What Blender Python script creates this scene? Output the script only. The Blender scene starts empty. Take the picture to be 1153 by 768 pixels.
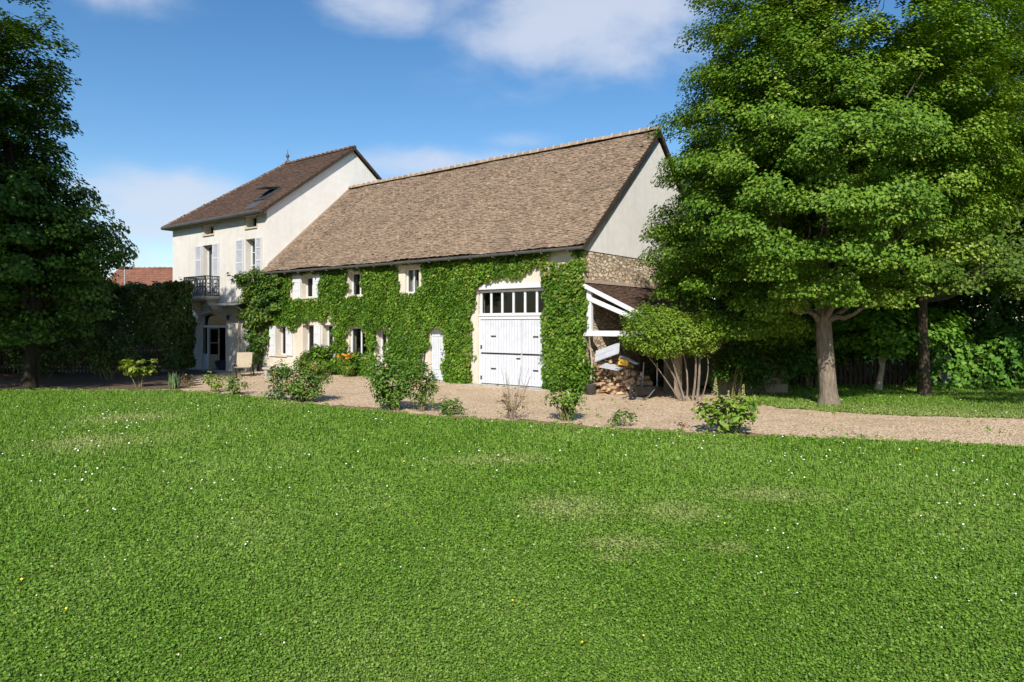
import bpy, math, random
import numpy as np
from mathutils import Vector, Matrix

R = math.radians
random.seed(7)
rng = np.random.default_rng(11)
sc = bpy.context.scene
C = sc.collection

# ------------------------------------------------------------------ camera
CAMH = 2.0
cam_d = bpy.data.cameras.new('camera')
cam = bpy.data.objects.new('camera', cam_d)
C.objects.link(cam)
cam.location = (0, 0, CAMH)
cam.rotation_euler = (R(90), 0, 0)
cam_d.sensor_width = 36.0
cam_d.lens = 24.0
cam_d.shift_y = -0.0165
cam_d.clip_start = 0.1
cam_d.clip_end = 3000
sc.camera = cam

# ------------------------------------------------------------------ light
SUN_H = Vector((-0.11, -0.994)).normalized()      # towards the sun, on the ground
SUN_EL = R(36.5)
sun_d = bpy.data.lights.new('sun', 'SUN')
sun_d.energy = 4.8
sun_d.angle = R(0.53)
sun_d.color = (1.0, 0.93, 0.82)
sun = bpy.data.objects.new('sun', sun_d)
C.objects.link(sun)
Ldir = Vector((-SUN_H.x*math.cos(SUN_EL), -SUN_H.y*math.cos(SUN_EL), -math.sin(SUN_EL)))
sun.rotation_euler = Ldir.to_track_quat('-Z', 'Y').to_euler()
sun.location = (-20, -40, 40)

sc.view_settings.view_transform = 'Standard'
sc.view_settings.look = 'None'
sc.view_settings.exposure = 0.5
sc.view_settings.gamma = 1.0
sc.view_settings.use_curve_mapping = False
sc.cycles.use_denoising = True
sc.cycles.max_bounces = 7
sc.cycles.diffuse_bounces = 3
sc.cycles.glossy_bounces = 3
sc.cycles.transparent_max_bounces = 12
sc.cycles.sample_clamp_indirect = 6

w = bpy.data.worlds.new("World")
sc.world = w
w.use_nodes = True
nt = w.node_tree
for n in list(nt.nodes): nt.nodes.remove(n)
def N(t, **k):
    n = nt.nodes.new(t)
    for a, b in k.items(): setattr(n, a, b)
    return n
def wmath(op, a, b=None, clamp=False):
    n = N('ShaderNodeMath', operation=op); n.use_clamp = clamp
    for i, v in enumerate((a, b)):
        if v is None: continue
        if isinstance(v, (int, float)): n.inputs[i].default_value = v
        else: nt.links.new(v, n.inputs[i])
    return n.outputs[0]
sky = N('ShaderNodeTexSky', sky_type='NISHITA')
sky.sun_disc = False
sky.sun_elevation = SUN_EL
sky.sun_rotation = math.atan2(SUN_H.x, SUN_H.y)
sky.altitude = 200; sky.air_density = 1.0; sky.dust_density = 0.6; sky.ozone_density = 1.4
hs = N('ShaderNodeHueSaturation'); hs.inputs['Saturation'].default_value = 1.3; hs.inputs['Value'].default_value = 1.06
nt.links.new(sky.outputs[0], hs.inputs['Color'])
# clouds: soft banks placed by azimuth/elevation in the sky dome
tc = N('ShaderNodeTexCoord')
sep = N('ShaderNodeSeparateXYZ'); nt.links.new(tc.outputs['Generated'], sep.inputs[0])
az = wmath('ARCTAN2', sep.outputs[0], sep.outputs[1])
el = wmath('ARCSINE', sep.outputs[2])
comb = N('ShaderNodeCombineXYZ'); nt.links.new(az, comb.inputs[0])
nt.links.new(wmath('MULTIPLY', el, 2.2), comb.inputs[1])
nz = N('ShaderNodeTexNoise'); nz.inputs['Scale'].default_value = 5.5; nz.inputs['Detail'].default_value = 7; nz.inputs['Roughness'].default_value = 0.56
nz.inputs['Distortion'].default_value = 0.25
nt.links.new(comb.outputs[0], nz.inputs['Vector'])
total = None
def px_ang(px, py):
    u = (px-576.5)/769; v = (365-py)/769
    return math.atan2(u, 1), math.atan2(v, math.hypot(1, u))
BANKS = [  # px, py, rx, ry (photo pixels), strength
    (655, 8, 180, 80, 1.12), (770, -20, 130, 70, 0.6), (425, 0, 100, 46, 0.8), (130, -14, 110, 36, 0.7),
    (200, 225, 170, 42, 0.95), (100, 285, 170, 55, 0.85), (190, 262, 130, 40, 0.8), (500, 186, 150, 24, 0.8), (590, 158, 70, 15, 0.5), (440, 140, 40, 16, 0.2), (1125, 10, 60, 40, .5)]
for (px, py, rx, ry, s) in BANKS:
    a0, e0 = px_ang(px, py)
    ca = math.cos(a0)
    ra = rx/769*ca*ca; re = ry/769*ca
    da = wmath('DIVIDE', wmath('SUBTRACT', az, a0), ra)
    de = wmath('DIVIDE', wmath('SUBTRACT', el, e0), re)
    d2 = wmath('ADD', wmath('MULTIPLY', da, da), wmath('MULTIPLY', de, de))
    g = wmath('MULTIPLY', wmath('POWER', 2.71828, wmath('MULTIPLY', d2, -1.0)), s)
    total = g if total is None else wmath('MAXIMUM', total, g)
nn = wmath('SUBTRACT', nz.outputs['Fac'], 0.5)
dens = wmath('ADD', total, wmath('MULTIPLY', nn, 1.7))
ramp = N('ShaderNodeMapRange'); ramp.interpolation_type = 'SMOOTHSTEP'
ramp.inputs['From Min'].default_value = 0.18; ramp.inputs['From Max'].default_value = 1.05
nt.links.new(dens, ramp.inputs['Value'])
mask = wmath('MULTIPLY', ramp.outputs[0], wmath('MULTIPLY', total, 1.6, True))
mix = N('ShaderNodeMix', data_type='RGBA')
nt.links.new(wmath('MULTIPLY', mask, 0.80, True), mix.inputs['Factor'])
nt.links.new(hs.outputs[0], mix.inputs['A'])
mix.inputs['B'].default_value = (5.0, 5.4, 6.3, 1)
bg = N('ShaderNodeBackground'); bg.inputs['Strength'].default_value = 0.10
nt.links.new(mix.outputs['Result'], bg.inputs['Color'])
outw = N('ShaderNodeOutputWorld'); nt.links.new(bg.outputs[0], outw.inputs['Surface'])

# ------------------------------------------------------------------ materials
def new_mat(name):
    m = bpy.data.materials.new(name); m.use_nodes = True
    t = m.node_tree; t.nodes.clear()
    return m, t
def lk(t, a, b): t.links.new(a, b)
def ramp_node(t, stops, fac):
    r = t.nodes.new('ShaderNodeValToRGB')
    e = r.color_ramp.elements
    e[0].position, e[0].color = stops[0][0], (*stops[0][1], 1)
    e[1].position, e[1].color = stops[-1][0], (*stops[-1][1], 1)
    for p, c in stops[1:-1]:
        x = e.new(p); x.color = (*c, 1)
    lk(t, fac, r.inputs[0])
    return r.outputs[0]
def noise(t, scale, detail=4, rough=.55, vec=None, dist=0):
    n = t.nodes.new('ShaderNodeTexNoise')
    n.inputs['Scale'].default_value = scale; n.inputs['Detail'].default_value = detail
    n.inputs['Roughness'].default_value = rough; n.inputs['Distortion'].default_value = dist
    if vec is None:
        tc = t.nodes.new('ShaderNodeTexCoord'); vec = tc.outputs['Object']
    lk(t, vec, n.inputs['Vector'])
    return n.outputs['Fac']
def mixc(t, fac, a, b, mode='MIX'):
    m = t.nodes.new('ShaderNodeMix'); m.data_type = 'RGBA'; m.blend_type = mode
    for key, v in (('Factor', fac), ('A', a), ('B', b)):
        if isinstance(v, (int, float)): m.inputs[key].default_value = v
        elif isinstance(v, tuple): m.inputs[key].default_value = (*v, 1)
        else: lk(t, v, m.inputs[key])
    return m.outputs['Result']
def principled(t, col, rough=.8, spec=.3, bump=None, bump_d=.01, bump_s=.6, metal=0):
    p = t.nodes.new('ShaderNodeBsdfPrincipled')
    if isinstance(col, tuple): p.inputs['Base Color'].default_value = (*col, 1)
    else: lk(t, col, p.inputs['Base Color'])
    if isinstance(rough, (int, float)): p.inputs['Roughness'].default_value = rough
    else: lk(t, rough, p.inputs['Roughness'])
    p.inputs['Specular IOR Level'].default_value = spec
    p.inputs['Metallic'].default_value = metal
    if bump is not None:
        b = t.nodes.new('ShaderNodeBump'); b.inputs['Distance'].default_value = bump_d; b.inputs['Strength'].default_value = bump_s
        lk(t, bump, b.inputs['Height']); lk(t, b.outputs[0], p.inputs['Normal'])
    return p.outputs[0]
def out(t, sh):
    o = t.nodes.new('ShaderNodeOutputMaterial'); lk(t, sh, o.inputs['Surface'])

def mat_plain(name, c0, c1, scale=6, rough=.8, spec=.3, bump=.004, bscale=60, metal=0):
    m, t = new_mat(name)
    f = noise(t, scale, 6, .6)
    col = ramp_node(t, [(.3, c0), (.7, c1)], f)
    out(t, principled(t, col, rough, spec, noise(t, bscale, 5), bump, .6, metal))
    return m
def mat_stucco(name, c0, c1, stain, stain_amt=.5):
    m, t = new_mat(name)
    big = noise(t, .55, 5, .6); mid = noise(t, 3.5, 8, .65); fine = noise(t, 40, 4)
    col = ramp_node(t, [(.3, c0), (.7, c1)], mid)
    tcn = t.nodes.new('ShaderNodeTexCoord'); mp = t.nodes.new('ShaderNodeMapping')
    mp.inputs['Scale'].default_value = (2.2, 2.2, .28); lk(t, tcn.outputs['Object'], mp.inputs['Vector'])
    streak = noise(t, 1.6, 6, .65, mp.outputs[0])
    sf = t.nodes.new('ShaderNodeMapRange'); sf.inputs['From Min'].default_value = .5; sf.inputs['From Max'].default_value = .78
    sf.inputs['To Max'].default_value = stain_amt; lk(t, streak, sf.inputs['Value'])
    col = mixc(t, sf.outputs[0], col, stain)
    bf = t.nodes.new('ShaderNodeMapRange'); bf.inputs['From Min'].default_value = .45; bf.inputs['From Max'].default_value = .75
    bf.inputs['To Max'].default_value = stain_amt*.7; lk(t, big, bf.inputs['Value'])
    col = mixc(t, bf.outputs[0], col, stain)
    h = t.nodes.new('ShaderNodeMath'); h.operation = 'ADD'; lk(t, fine, h.inputs[0]); lk(t, mid, h.inputs[1])
    out(t, principled(t, col, .92, .15, h.outputs[0], .02, .55))
    return m
def mat_stone(name):
    m, t = new_mat(name)
    tcn = t.nodes.new('ShaderNodeTexCoord'); mp = t.nodes.new('ShaderNodeMapping')
    mp.inputs['Scale'].default_value = (4.3, 4.3, 9.5); lk(t, tcn.outputs['Object'], mp.inputs['Vector'])
    wob = t.nodes.new('ShaderNodeTexNoise'); wob.inputs['Scale'].default_value = 2.5; lk(t, mp.outputs[0], wob.inputs['Vector'])
    add = t.nodes.new('ShaderNodeVectorMath'); add.operation = 'MULTIPLY_ADD'; add.inputs[1].default_value = (.7, .7, .7)
    lk(t, wob.outputs['Color'], add.inputs[0]); lk(t, mp.outputs[0], add.inputs[2])
    v = t.nodes.new('ShaderNodeTexVoronoi'); v.feature = 'F1'; v.inputs['Scale'].default_value = 1.0; lk(t, add.outputs[0], v.inputs['Vector'])
    e = t.nodes.new('ShaderNodeTexVoronoi'); e.feature = 'DISTANCE_TO_EDGE'; e.inputs['Scale'].default_value = 1.0; lk(t, add.outputs[0], e.inputs['Vector'])
    sp = t.nodes.new('ShaderNodeSeparateColor'); lk(t, v.outputs['Color'], sp.inputs[0])
    col = ramp_node(t, [(0, (.30, .21, .14)), (.35, (.56, .44, .31)), (.7, (.72, .61, .46)), (1, (.84, .76, .63))], sp.outputs[0])
    col = mixc(t, .3, col, ramp_node(t, [(.3, (.28, .2, .13)), (.7, (.75, .65, .5))], noise(t, 14, 6)))
    er = t.nodes.new('ShaderNodeMapRange'); er.inputs['From Min'].default_value = .02; er.inputs['From Max'].default_value = .13; lk(t, e.outputs['Distance'], er.inputs['Value'])
    col = mixc(t, er.outputs[0], (.34, .265, .19), col)
    out(t, principled(t, col, .95, .1, er.outputs[0], .06, .85))
    return m
def mat_attr(name, stops, rough=.9, spec=.15, spots=None, bscale=25, bd=.01, nmix=.35):
    """colour picked per tile / log / stone by the attribute 'v'"""
    m, t = new_mat(name)
    a = t.nodes.new('ShaderNodeAttribute'); a.attribute_name = 'v'
    col = ramp_node(t, stops, a.outputs['Fac'])
    n1 = noise(t, 9, 7, .65)
    col = mixc(t, nmix, col, ramp_node(t, [(.3, stops[0][1]), (.7, stops[-1][1])], n1))
    if spots:
        f = t.nodes.new('ShaderNodeMapRange'); f.inputs['From Min'].default_value = .50; f.inputs['From Max'].default_value = .72
        f.inputs['To Max'].default_value = spots[1]; lk(t, noise(t, .8, 7, .65), f.inputs['Value'])
        col = mixc(t, f.outputs[0], col, spots[0])
    out(t, principled(t, col, rough, spec, noise(t, bscale, 4), bd, .6))
    return m
def mat_leaf(name, stops, trans=.28, rough=.55, spec=.22, tcol=None):
    m, t = new_mat(name)
    a = t.nodes.new('ShaderNodeAttribute'); a.attribute_name = 'v'
    col = ramp_node(t, stops, a.outputs['Fac'])
    p = principled(t, col, rough, spec)
    tr = t.nodes.new('ShaderNodeBsdfTranslucent')
    hsv = t.nodes.new('ShaderNodeHueSaturation'); hsv.inputs['Hue'].default_value = .485; hsv.inputs['Value'].default_value = 1.5; hsv.inputs['Saturation'].default_value = 1.1
    lk(t, col, hsv.inputs['Color']); lk(t, hsv.outputs[0], tr.inputs['Color'])
    mx = t.nodes.new('ShaderNodeMixShader'); mx.inputs[0].default_value = trans
    lk(t, p, mx.inputs[1]); lk(t, tr.outputs[0], mx.inputs[2])
    out(t, mx.outputs[0])
    return m
def mat_glass(name, tint=(.55, .6, .6)):
    m, t = new_mat(name)
    g = t.nodes.new('ShaderNodeBsdfGlossy'); g.inputs['Roughness'].default_value = .03
    tr = t.nodes.new('ShaderNodeBsdfTransparent'); tr.inputs[0].default_value = (*tint, 1)
    lw = t.nodes.new('ShaderNodeLayerWeight'); lw.inputs[0].default_value = .3
    pw = t.nodes.new('ShaderNodeMath'); pw.operation = 'POWER'; pw.inputs[1].default_value = 3.0; lk(t, lw.outputs['Facing'], pw.inputs[0])
    fr = t.nodes.new('ShaderNodeMath'); fr.operation = 'MULTIPLY_ADD'; fr.inputs[1].default_value = .6; fr.inputs[2].default_value = .045; lk(t, pw.outputs[0], fr.inputs[0])
    mx = t.nodes.new('ShaderNodeMixShader')
    lk(t, fr.outputs[0], mx.inputs[0]); lk(t, tr.outputs[0], mx.inputs[1]); lk(t, g.outputs[0], mx.inputs[2])
    out(t, mx.outputs[0])
    return m
def mat_ground(name):
    m, t = new_mat(name)
    f = noise(t, .35, 6, .6); g = noise(t, 22, 6, .7)
    base = ramp_node(t, [(.3, (.05, .11, .012)), (.7, (.10, .17, .025))], g)
    dry = ramp_node(t, [(.3, (.09, .085, .03)), (.7, (.15, .13, .055))], g)
    fr = t.nodes.new('ShaderNodeMapRange'); fr.inputs['From Min'].default_value = .58; fr.inputs['From Max'].default_value = .75; lk(t, f, fr.inputs['Value'])
    col = mixc(t, fr.outputs[0], base, dry)
    out(t, principled(t, col, .95, .1, g, .03, .7))
    return m
def mat_gravel(name):
    m, t = new_mat(name)
    v = t.nodes.new('ShaderNodeTexVoronoi'); v.inputs['Scale'].default_value = 34
    tcn = t.nodes.new('ShaderNodeTexCoord'); lk(t, tcn.outputs['Object'], v.inputs['Vector'])
    sp = t.nodes.new('ShaderNodeSeparateColor'); lk(t, v.outputs['Color'], sp.inputs[0])
    col = ramp_node(t, [(0, (.26, .17, .10)), (.3, (.50, .365, .235)), (.75, (.66, .495, .335)), (1, (.80, .68, .52))], sp.outputs[0])
    big = noise(t, .9, 8, .68)
    fr = t.nodes.new('ShaderNodeMapRange'); fr.inputs['From Min'].default_value = .48; fr.inputs['From Max'].default_value = .74; fr.inputs['To Max'].default_value = .6; lk(t, big, fr.inputs['Value'])
    col = mixc(t, fr.outputs[0], col, (.34, .25, .15))
    h = t.nodes.new('ShaderNodeMath'); h.operation = 'ADD'; lk(t, v.outputs['Distance'], h.inputs[0]); lk(t, noise(t, 5, 6), h.inputs[1])
    out(t, principled(t, col, .95, .1, h.outputs[0], .03, .9))
    return m
def mat_bark(name, c0, c1):
    m, t = new_mat(name)
    tcn = t.nodes.new('ShaderNodeTexCoord'); mp = t.nodes.new('ShaderNodeMapping')
    mp.inputs['Scale'].default_value = (9, 9, 2.2); lk(t, tcn.outputs['Object'], mp.inputs['Vector'])
    f = noise(t, 2, 8, .7, mp.outputs[0])
    col = ramp_node(t, [(.32, c0), (.68, c1)], f)
    out(t, principled(t, col, .95, .1, f, .05, .9))
    return m
def mat_boards(name, c, gap=9.0, axis=0):
    m, t = new_mat(name)
    tcn = t.nodes.new('ShaderNodeTexCoord'); sx = t.nodes.new('ShaderNodeSeparateXYZ'); lk(t, tcn.outputs['Object'], sx.inputs[0])
    mu = t.nodes.new('ShaderNodeMath'); mu.operation = 'MULTIPLY'; mu.inputs[1].default_value = gap; lk(t, sx.outputs[axis], mu.inputs[0])
    fr = t.nodes.new('ShaderNodeMath'); fr.operation = 'FRACT'; lk(t, mu.outputs[0], fr.inputs[0])
    gt = t.nodes.new('ShaderNodeMath'); gt.operation = 'GREATER_THAN'; gt.inputs[1].default_value = .1; lk(t, fr.outputs[0], gt.inputs[0])
    n = noise(t, 5, 6)
    c2 = tuple(x*.88 for x in c)
    col = ramp_node(t, [(.3, c2), (.65, c)], n)
    col = mixc(t, gt.outputs[0], tuple(x*.72 for x in c), col)
    out(t, principled(t, col, .6, .3, gt.outputs[0], .012, .8))
    return m

M = {}
M['plaster'] = mat_stucco('barn_plaster', (.54, .495, .42), (.63, .585, .51), (.40, .34, .26), .5)
M['gable'] = mat_stucco('gable_render', (.68, .675, .655), (.76, .755, .735), (.56, .53, .485), .45)
M['house_wall'] = mat_stucco('house_render', (.555, .54, .505), (.625, .61, .575), (.45, .415, .36), .6)
M['house_side'] = mat_stucco('house_side_render', (.70, .69, .665), (.77, .76, .735), (.58, .55, .50), .4)
M['stone'] = mat_stone('rubble_stone')
M['cutstone'] = mat_stucco('cut_stone', (.46, .395, .30), (.55, .485, .38), (.33, .27, .2), .5)
M['tile'] = mat_attr('barn_tiles', [(0, (.10, .068, .047)), (.3, (.195, .138, .096)), (.7, (.28, .204, .144)), (1, (.39, .305, .23))], spots=((.13, .10, .075), .55))
M['tile_dark'] = mat_attr('house_tiles', [(0, (.045, .028, .021)), (.5, (.09, .056, .041)), (1, (.145, .094, .07))], spots=((.05, .042, .034), .5))
M['tile_red'] = mat_attr('red_tiles', [(0, (.13, .055, .035)), (.5, (.20, .09, .06)), (1, (.27, .14, .10))])
M['mortar'] = mat_plain('ridge_mortar', (.33, .26, .2), (.46, .385, .31))
M['mortar_dark'] = mat_plain('house_ridge_mortar', (.15, .11, .085), (.25, .20, .16))
M['zinc'] = mat_plain('zinc_gutter', (.045, .045, .042), (.085, .083, .078), rough=.5, spec=.5, bump=.001)
M['white'] = mat_plain('white_paint', (.54, .555, .59), (.60, .61, .64), 3, .5, .4, .002, 40)
M['shutter'] = mat_plain('shutter_paint', (.49, .505, .55), (.56, .57, .61), 3, .5, .4, .002, 40)
M['boards'] = mat_boards('painted_boards', (.54, .565, .625), 9.0, 0)
M['iron'] = mat_plain('black_iron', (.012, .012, .013), (.025, .025, .027), rough=.45, spec=.5)
M['grey_metal'] = mat_plain('grey_metal', (.3, .31, .33), (.42, .43, .45), rough=.4, spec=.5, metal=.6)
M['glass'] = mat_glass('window_glass')
M['curtain'] = mat_plain('curtain_cloth', (.62, .60, .56), (.74, .72, .68))
M['brown_curtain'] = mat_plain('brown_shade', (.20, .12, .10), (.30, .2, .17))
M['bark'] = mat_bark('linden_bark', (.10, .08, .06), (.27, .22, .175))
M['bark_dark'] = mat_bark('dark_bark', (.035, .028, .02), (.10, .08, .06))
M['black_bark'] = mat_bark('black_bark', (.015, .012, .009), (.05, .04, .03))
M['bark_pale'] = mat_bark('pale_bark', (.26, .22, .15), (.50, .44, .33))
M['wood'] = mat_attr('firewood', [(0, (.10, .055, .03)), (.4, (.24, .14, .08)), (.8, (.40, .26, .16)), (1, (.56, .42, .29))], bd=.008)
M['weathered'] = mat_bark('weathered_wood', (.16, .12, .09), (.34, .27, .2))
M['dark_wood'] = mat_bark('dark_wood', (.03, .022, .017), (.085, .065, .05))
M['paleboard'] = mat_plain('pale_board', (.33, .345, .38), (.44, .455, .49))
M['yellow'] = mat_plain('yellow_plastic', (.62, .36, .03), (.72, .44, .05), rough=.5)
M['blue_pot'] = mat_plain('blue_glaze', (.012, .022, .045), (.025, .04, .07), rough=.3, spec=.5)
M['cream'] = mat_plain('cream_canvas', (.30, .25, .175), (.38, .32, .23))
M['rubber'] = mat_plain('rubber', (.015, .015, .015), (.03, .03, .03))
M['cement'] = mat_stucco('grey_stone', (.34, .32, .28), (.46, .43, .38), (.22, .2, .17), .5)
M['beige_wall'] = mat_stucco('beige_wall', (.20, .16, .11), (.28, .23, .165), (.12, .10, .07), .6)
M['ground'] = mat_ground('lawn_soil')
M['gravel'] = mat_gravel('gravel')
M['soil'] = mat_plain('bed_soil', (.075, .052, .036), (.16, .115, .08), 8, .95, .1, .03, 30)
M['bed'] = mat_plain('flower_bed_soil', (.13, .09, .055), (.26, .19, .115), 6, .95, .1, .03, 30)
# foliage
M['linden'] = mat_leaf('linden_leaf', [(0, (.045, .11, .008)), (.5, (.10, .195, .015)), (.85, (.165, .27, .026)), (1, (.29, .34, .08))], .22)
M['linden_b'] = mat_leaf('linden_leaf_olive', [(0, (.03, .07, .007)), (.5, (.065, .125, .012)), (.85, (.11, .17, .02)), (1, (.2, .23, .05))], .22)
M['dark_leaf'] = mat_leaf('chestnut_leaf', [(0, (.024, .065, .008)), (.6, (.058, .125, .014)), (1, (.13, .21, .028))], .16)
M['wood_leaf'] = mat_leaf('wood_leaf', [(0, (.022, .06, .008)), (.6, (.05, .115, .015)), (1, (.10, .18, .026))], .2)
M['hedge_leaf'] = mat_leaf('hedge_leaf', [(0, (.035, .07, .013)), (.6, (.075, .125, .022)), (1, (.15, .17, .04))], .12)
M['laurel'] = mat_leaf('laurel_leaf', [(0, (.04, .12, .014)), (.6, (.10, .23, .024)), (1, (.18, .31, .05))], .25)
M['ivy'] = mat_leaf('ivy_leaf', [(0, (.026, .078, .007)), (.5, (.085, .185, .015)), (.85, (.15, .26, .025)), (1, (.26, .31, .05))], .22)
M['ivy_yellow'] = mat_leaf('ivy_yellow_leaf', [(0, (.08, .14, .015)), (.6, (.16, .22, .03)), (1, (.28, .27, .06))], .25)
M['wisteria'] = mat_leaf('vine_leaf', [(0, (.03, .075, .012)), (.6, (.07, .145, .02)), (1, (.2, .24, .04))], .25)
M['shrub'] = mat_leaf('shrub_leaf', [(0, (.04, .105, .014)), (.6, (.10, .20, .026)), (1, (.19, .26, .055))], .25)
M['rose'] = mat_leaf('rose_leaf', [(0, (.04, .10, .016)), (.6, (.105, .195, .03)), (.9, (.20, .25, .06)), (1, (.28, .14, .07))], .25)
M['lime'] = mat_leaf('lime_leaf', [(0, (.10, .17, .02)), (.6, (.19, .27, .035)), (1, (.30, .34, .07))], .3)
M['hydrangea'] = mat_leaf('hydrangea_leaf', [(0, (.065, .145, .016)), (.6, (.165, .265, .032)), (1, (.30, .37, .075))], .25)
M['topiary'] = mat_leaf('topiary_leaf', [(0, (.07, .15, .014)), (.6, (.16, .26, .026)), (1, (.28, .35, .06))], .25)
M['greygreen'] = mat_leaf('greygreen_leaf', [(0, (.08, .14, .05)), (1, (.2, .28, .13))], .2)
M['dry'] = mat_leaf('dry_leaf', [(0, (.12, .07, .025)), (.6, (.2, .15, .05)), (1, (.2, .22, .06))], .2)
M['red_leaf'] = mat_leaf('red_leaf', [(0, (.10, .03, .02)), (1, (.25, .08, .05))], .2)
M['orange'] = mat_leaf('orange_petal', [(0, (.55, .2, .03)), (1, (.7, .36, .05))], .25)
M['yellowfl'] = mat_leaf('yellow_petal', [(0, (.5, .46, .06)), (1, (.65, .62, .12))], .25)
M['pinkfl'] = mat_leaf('pink_petal', [(0, (.62, .35, .3)), (1, (.75, .62, .55))], .25)
M['panicle'] = mat_leaf('panicle', [(0, (.28, .30, .10)), (1, (.45, .42, .2))], .2)
M['stem'] = mat_plain('green_stem', (.09, .09, .03), (.16, .14, .06))
def mat_lawn(name):
    m, t = new_mat(name)
    a = t.nodes.new('ShaderNodeAttribute'); a.attribute_name = 'v'
    green = ramp_node(t, [(0, (.054, .132, .011)), (.45, (.125, .255, .021)), (.85, (.20, .34, .038)), (1, (.30, .38, .085))], a.outputs['Fac'])
    dry = ramp_node(t, [(0, (.17, .24, .05)), (.6, (.30, .36, .11)), (1, (.46, .45, .22))], a.outputs['Fac'])
    d = t.nodes.new('ShaderNodeAttribute'); d.attribute_name = 'dry'
    col = mixc(t, d.outputs['Fac'], green, dry)
    p = principled(t, col, .55, .3)
    tr = t.nodes.new('ShaderNodeBsdfTranslucent'); lk(t, col, tr.inputs['Color'])
    mx = t.nodes.new('ShaderNodeMixShader'); mx.inputs[0].default_value = .25
    lk(t, p, mx.inputs[1]); lk(t, tr.outputs[0], mx.inputs[2])
    out(t, mx.outputs[0])
    return m
M['lawn'] = mat_lawn('lawn_leaf')
M['daisy'] = mat_plain('white_petal', (.7, .68, .64), (.82, .8, .77))
M['dandelion'] = mat_plain('dandelion_petal', (.75, .50, .02), (.85, .60, .03))

# ------------------------------------------------------------------ builders
ORG = {}
def tag(o, label=None, cat=None, group=None, kind=None):
    if label: o['label'] = label
    if cat: o['category'] = cat
    if group: o['group'] = group
    if kind: o['kind'] = kind
    return o
def empty(name, loc, rz=0, label=None, cat=None, group=None):
    o = bpy.data.objects.new(name, None); C.objects.link(o)
    o.location = loc; o.rotation_euler = (0, 0, rz); o.empty_display_size = .3
    return tag(o, label, cat, group)
def origin_of(o):
    while o is not None:
        if o.name in ORG: return ORG[o.name]
        o = o.parent
    return (0, 0, 0)
def children(o):
    return [c for c in C.objects if c.parent == o]
def copy_tree(o, parent=None):
    c = o.copy(); C.objects.link(c)
    if parent is not None: c.parent = parent
    for ch in list(o.children): copy_tree(ch, c)
    return c

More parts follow.
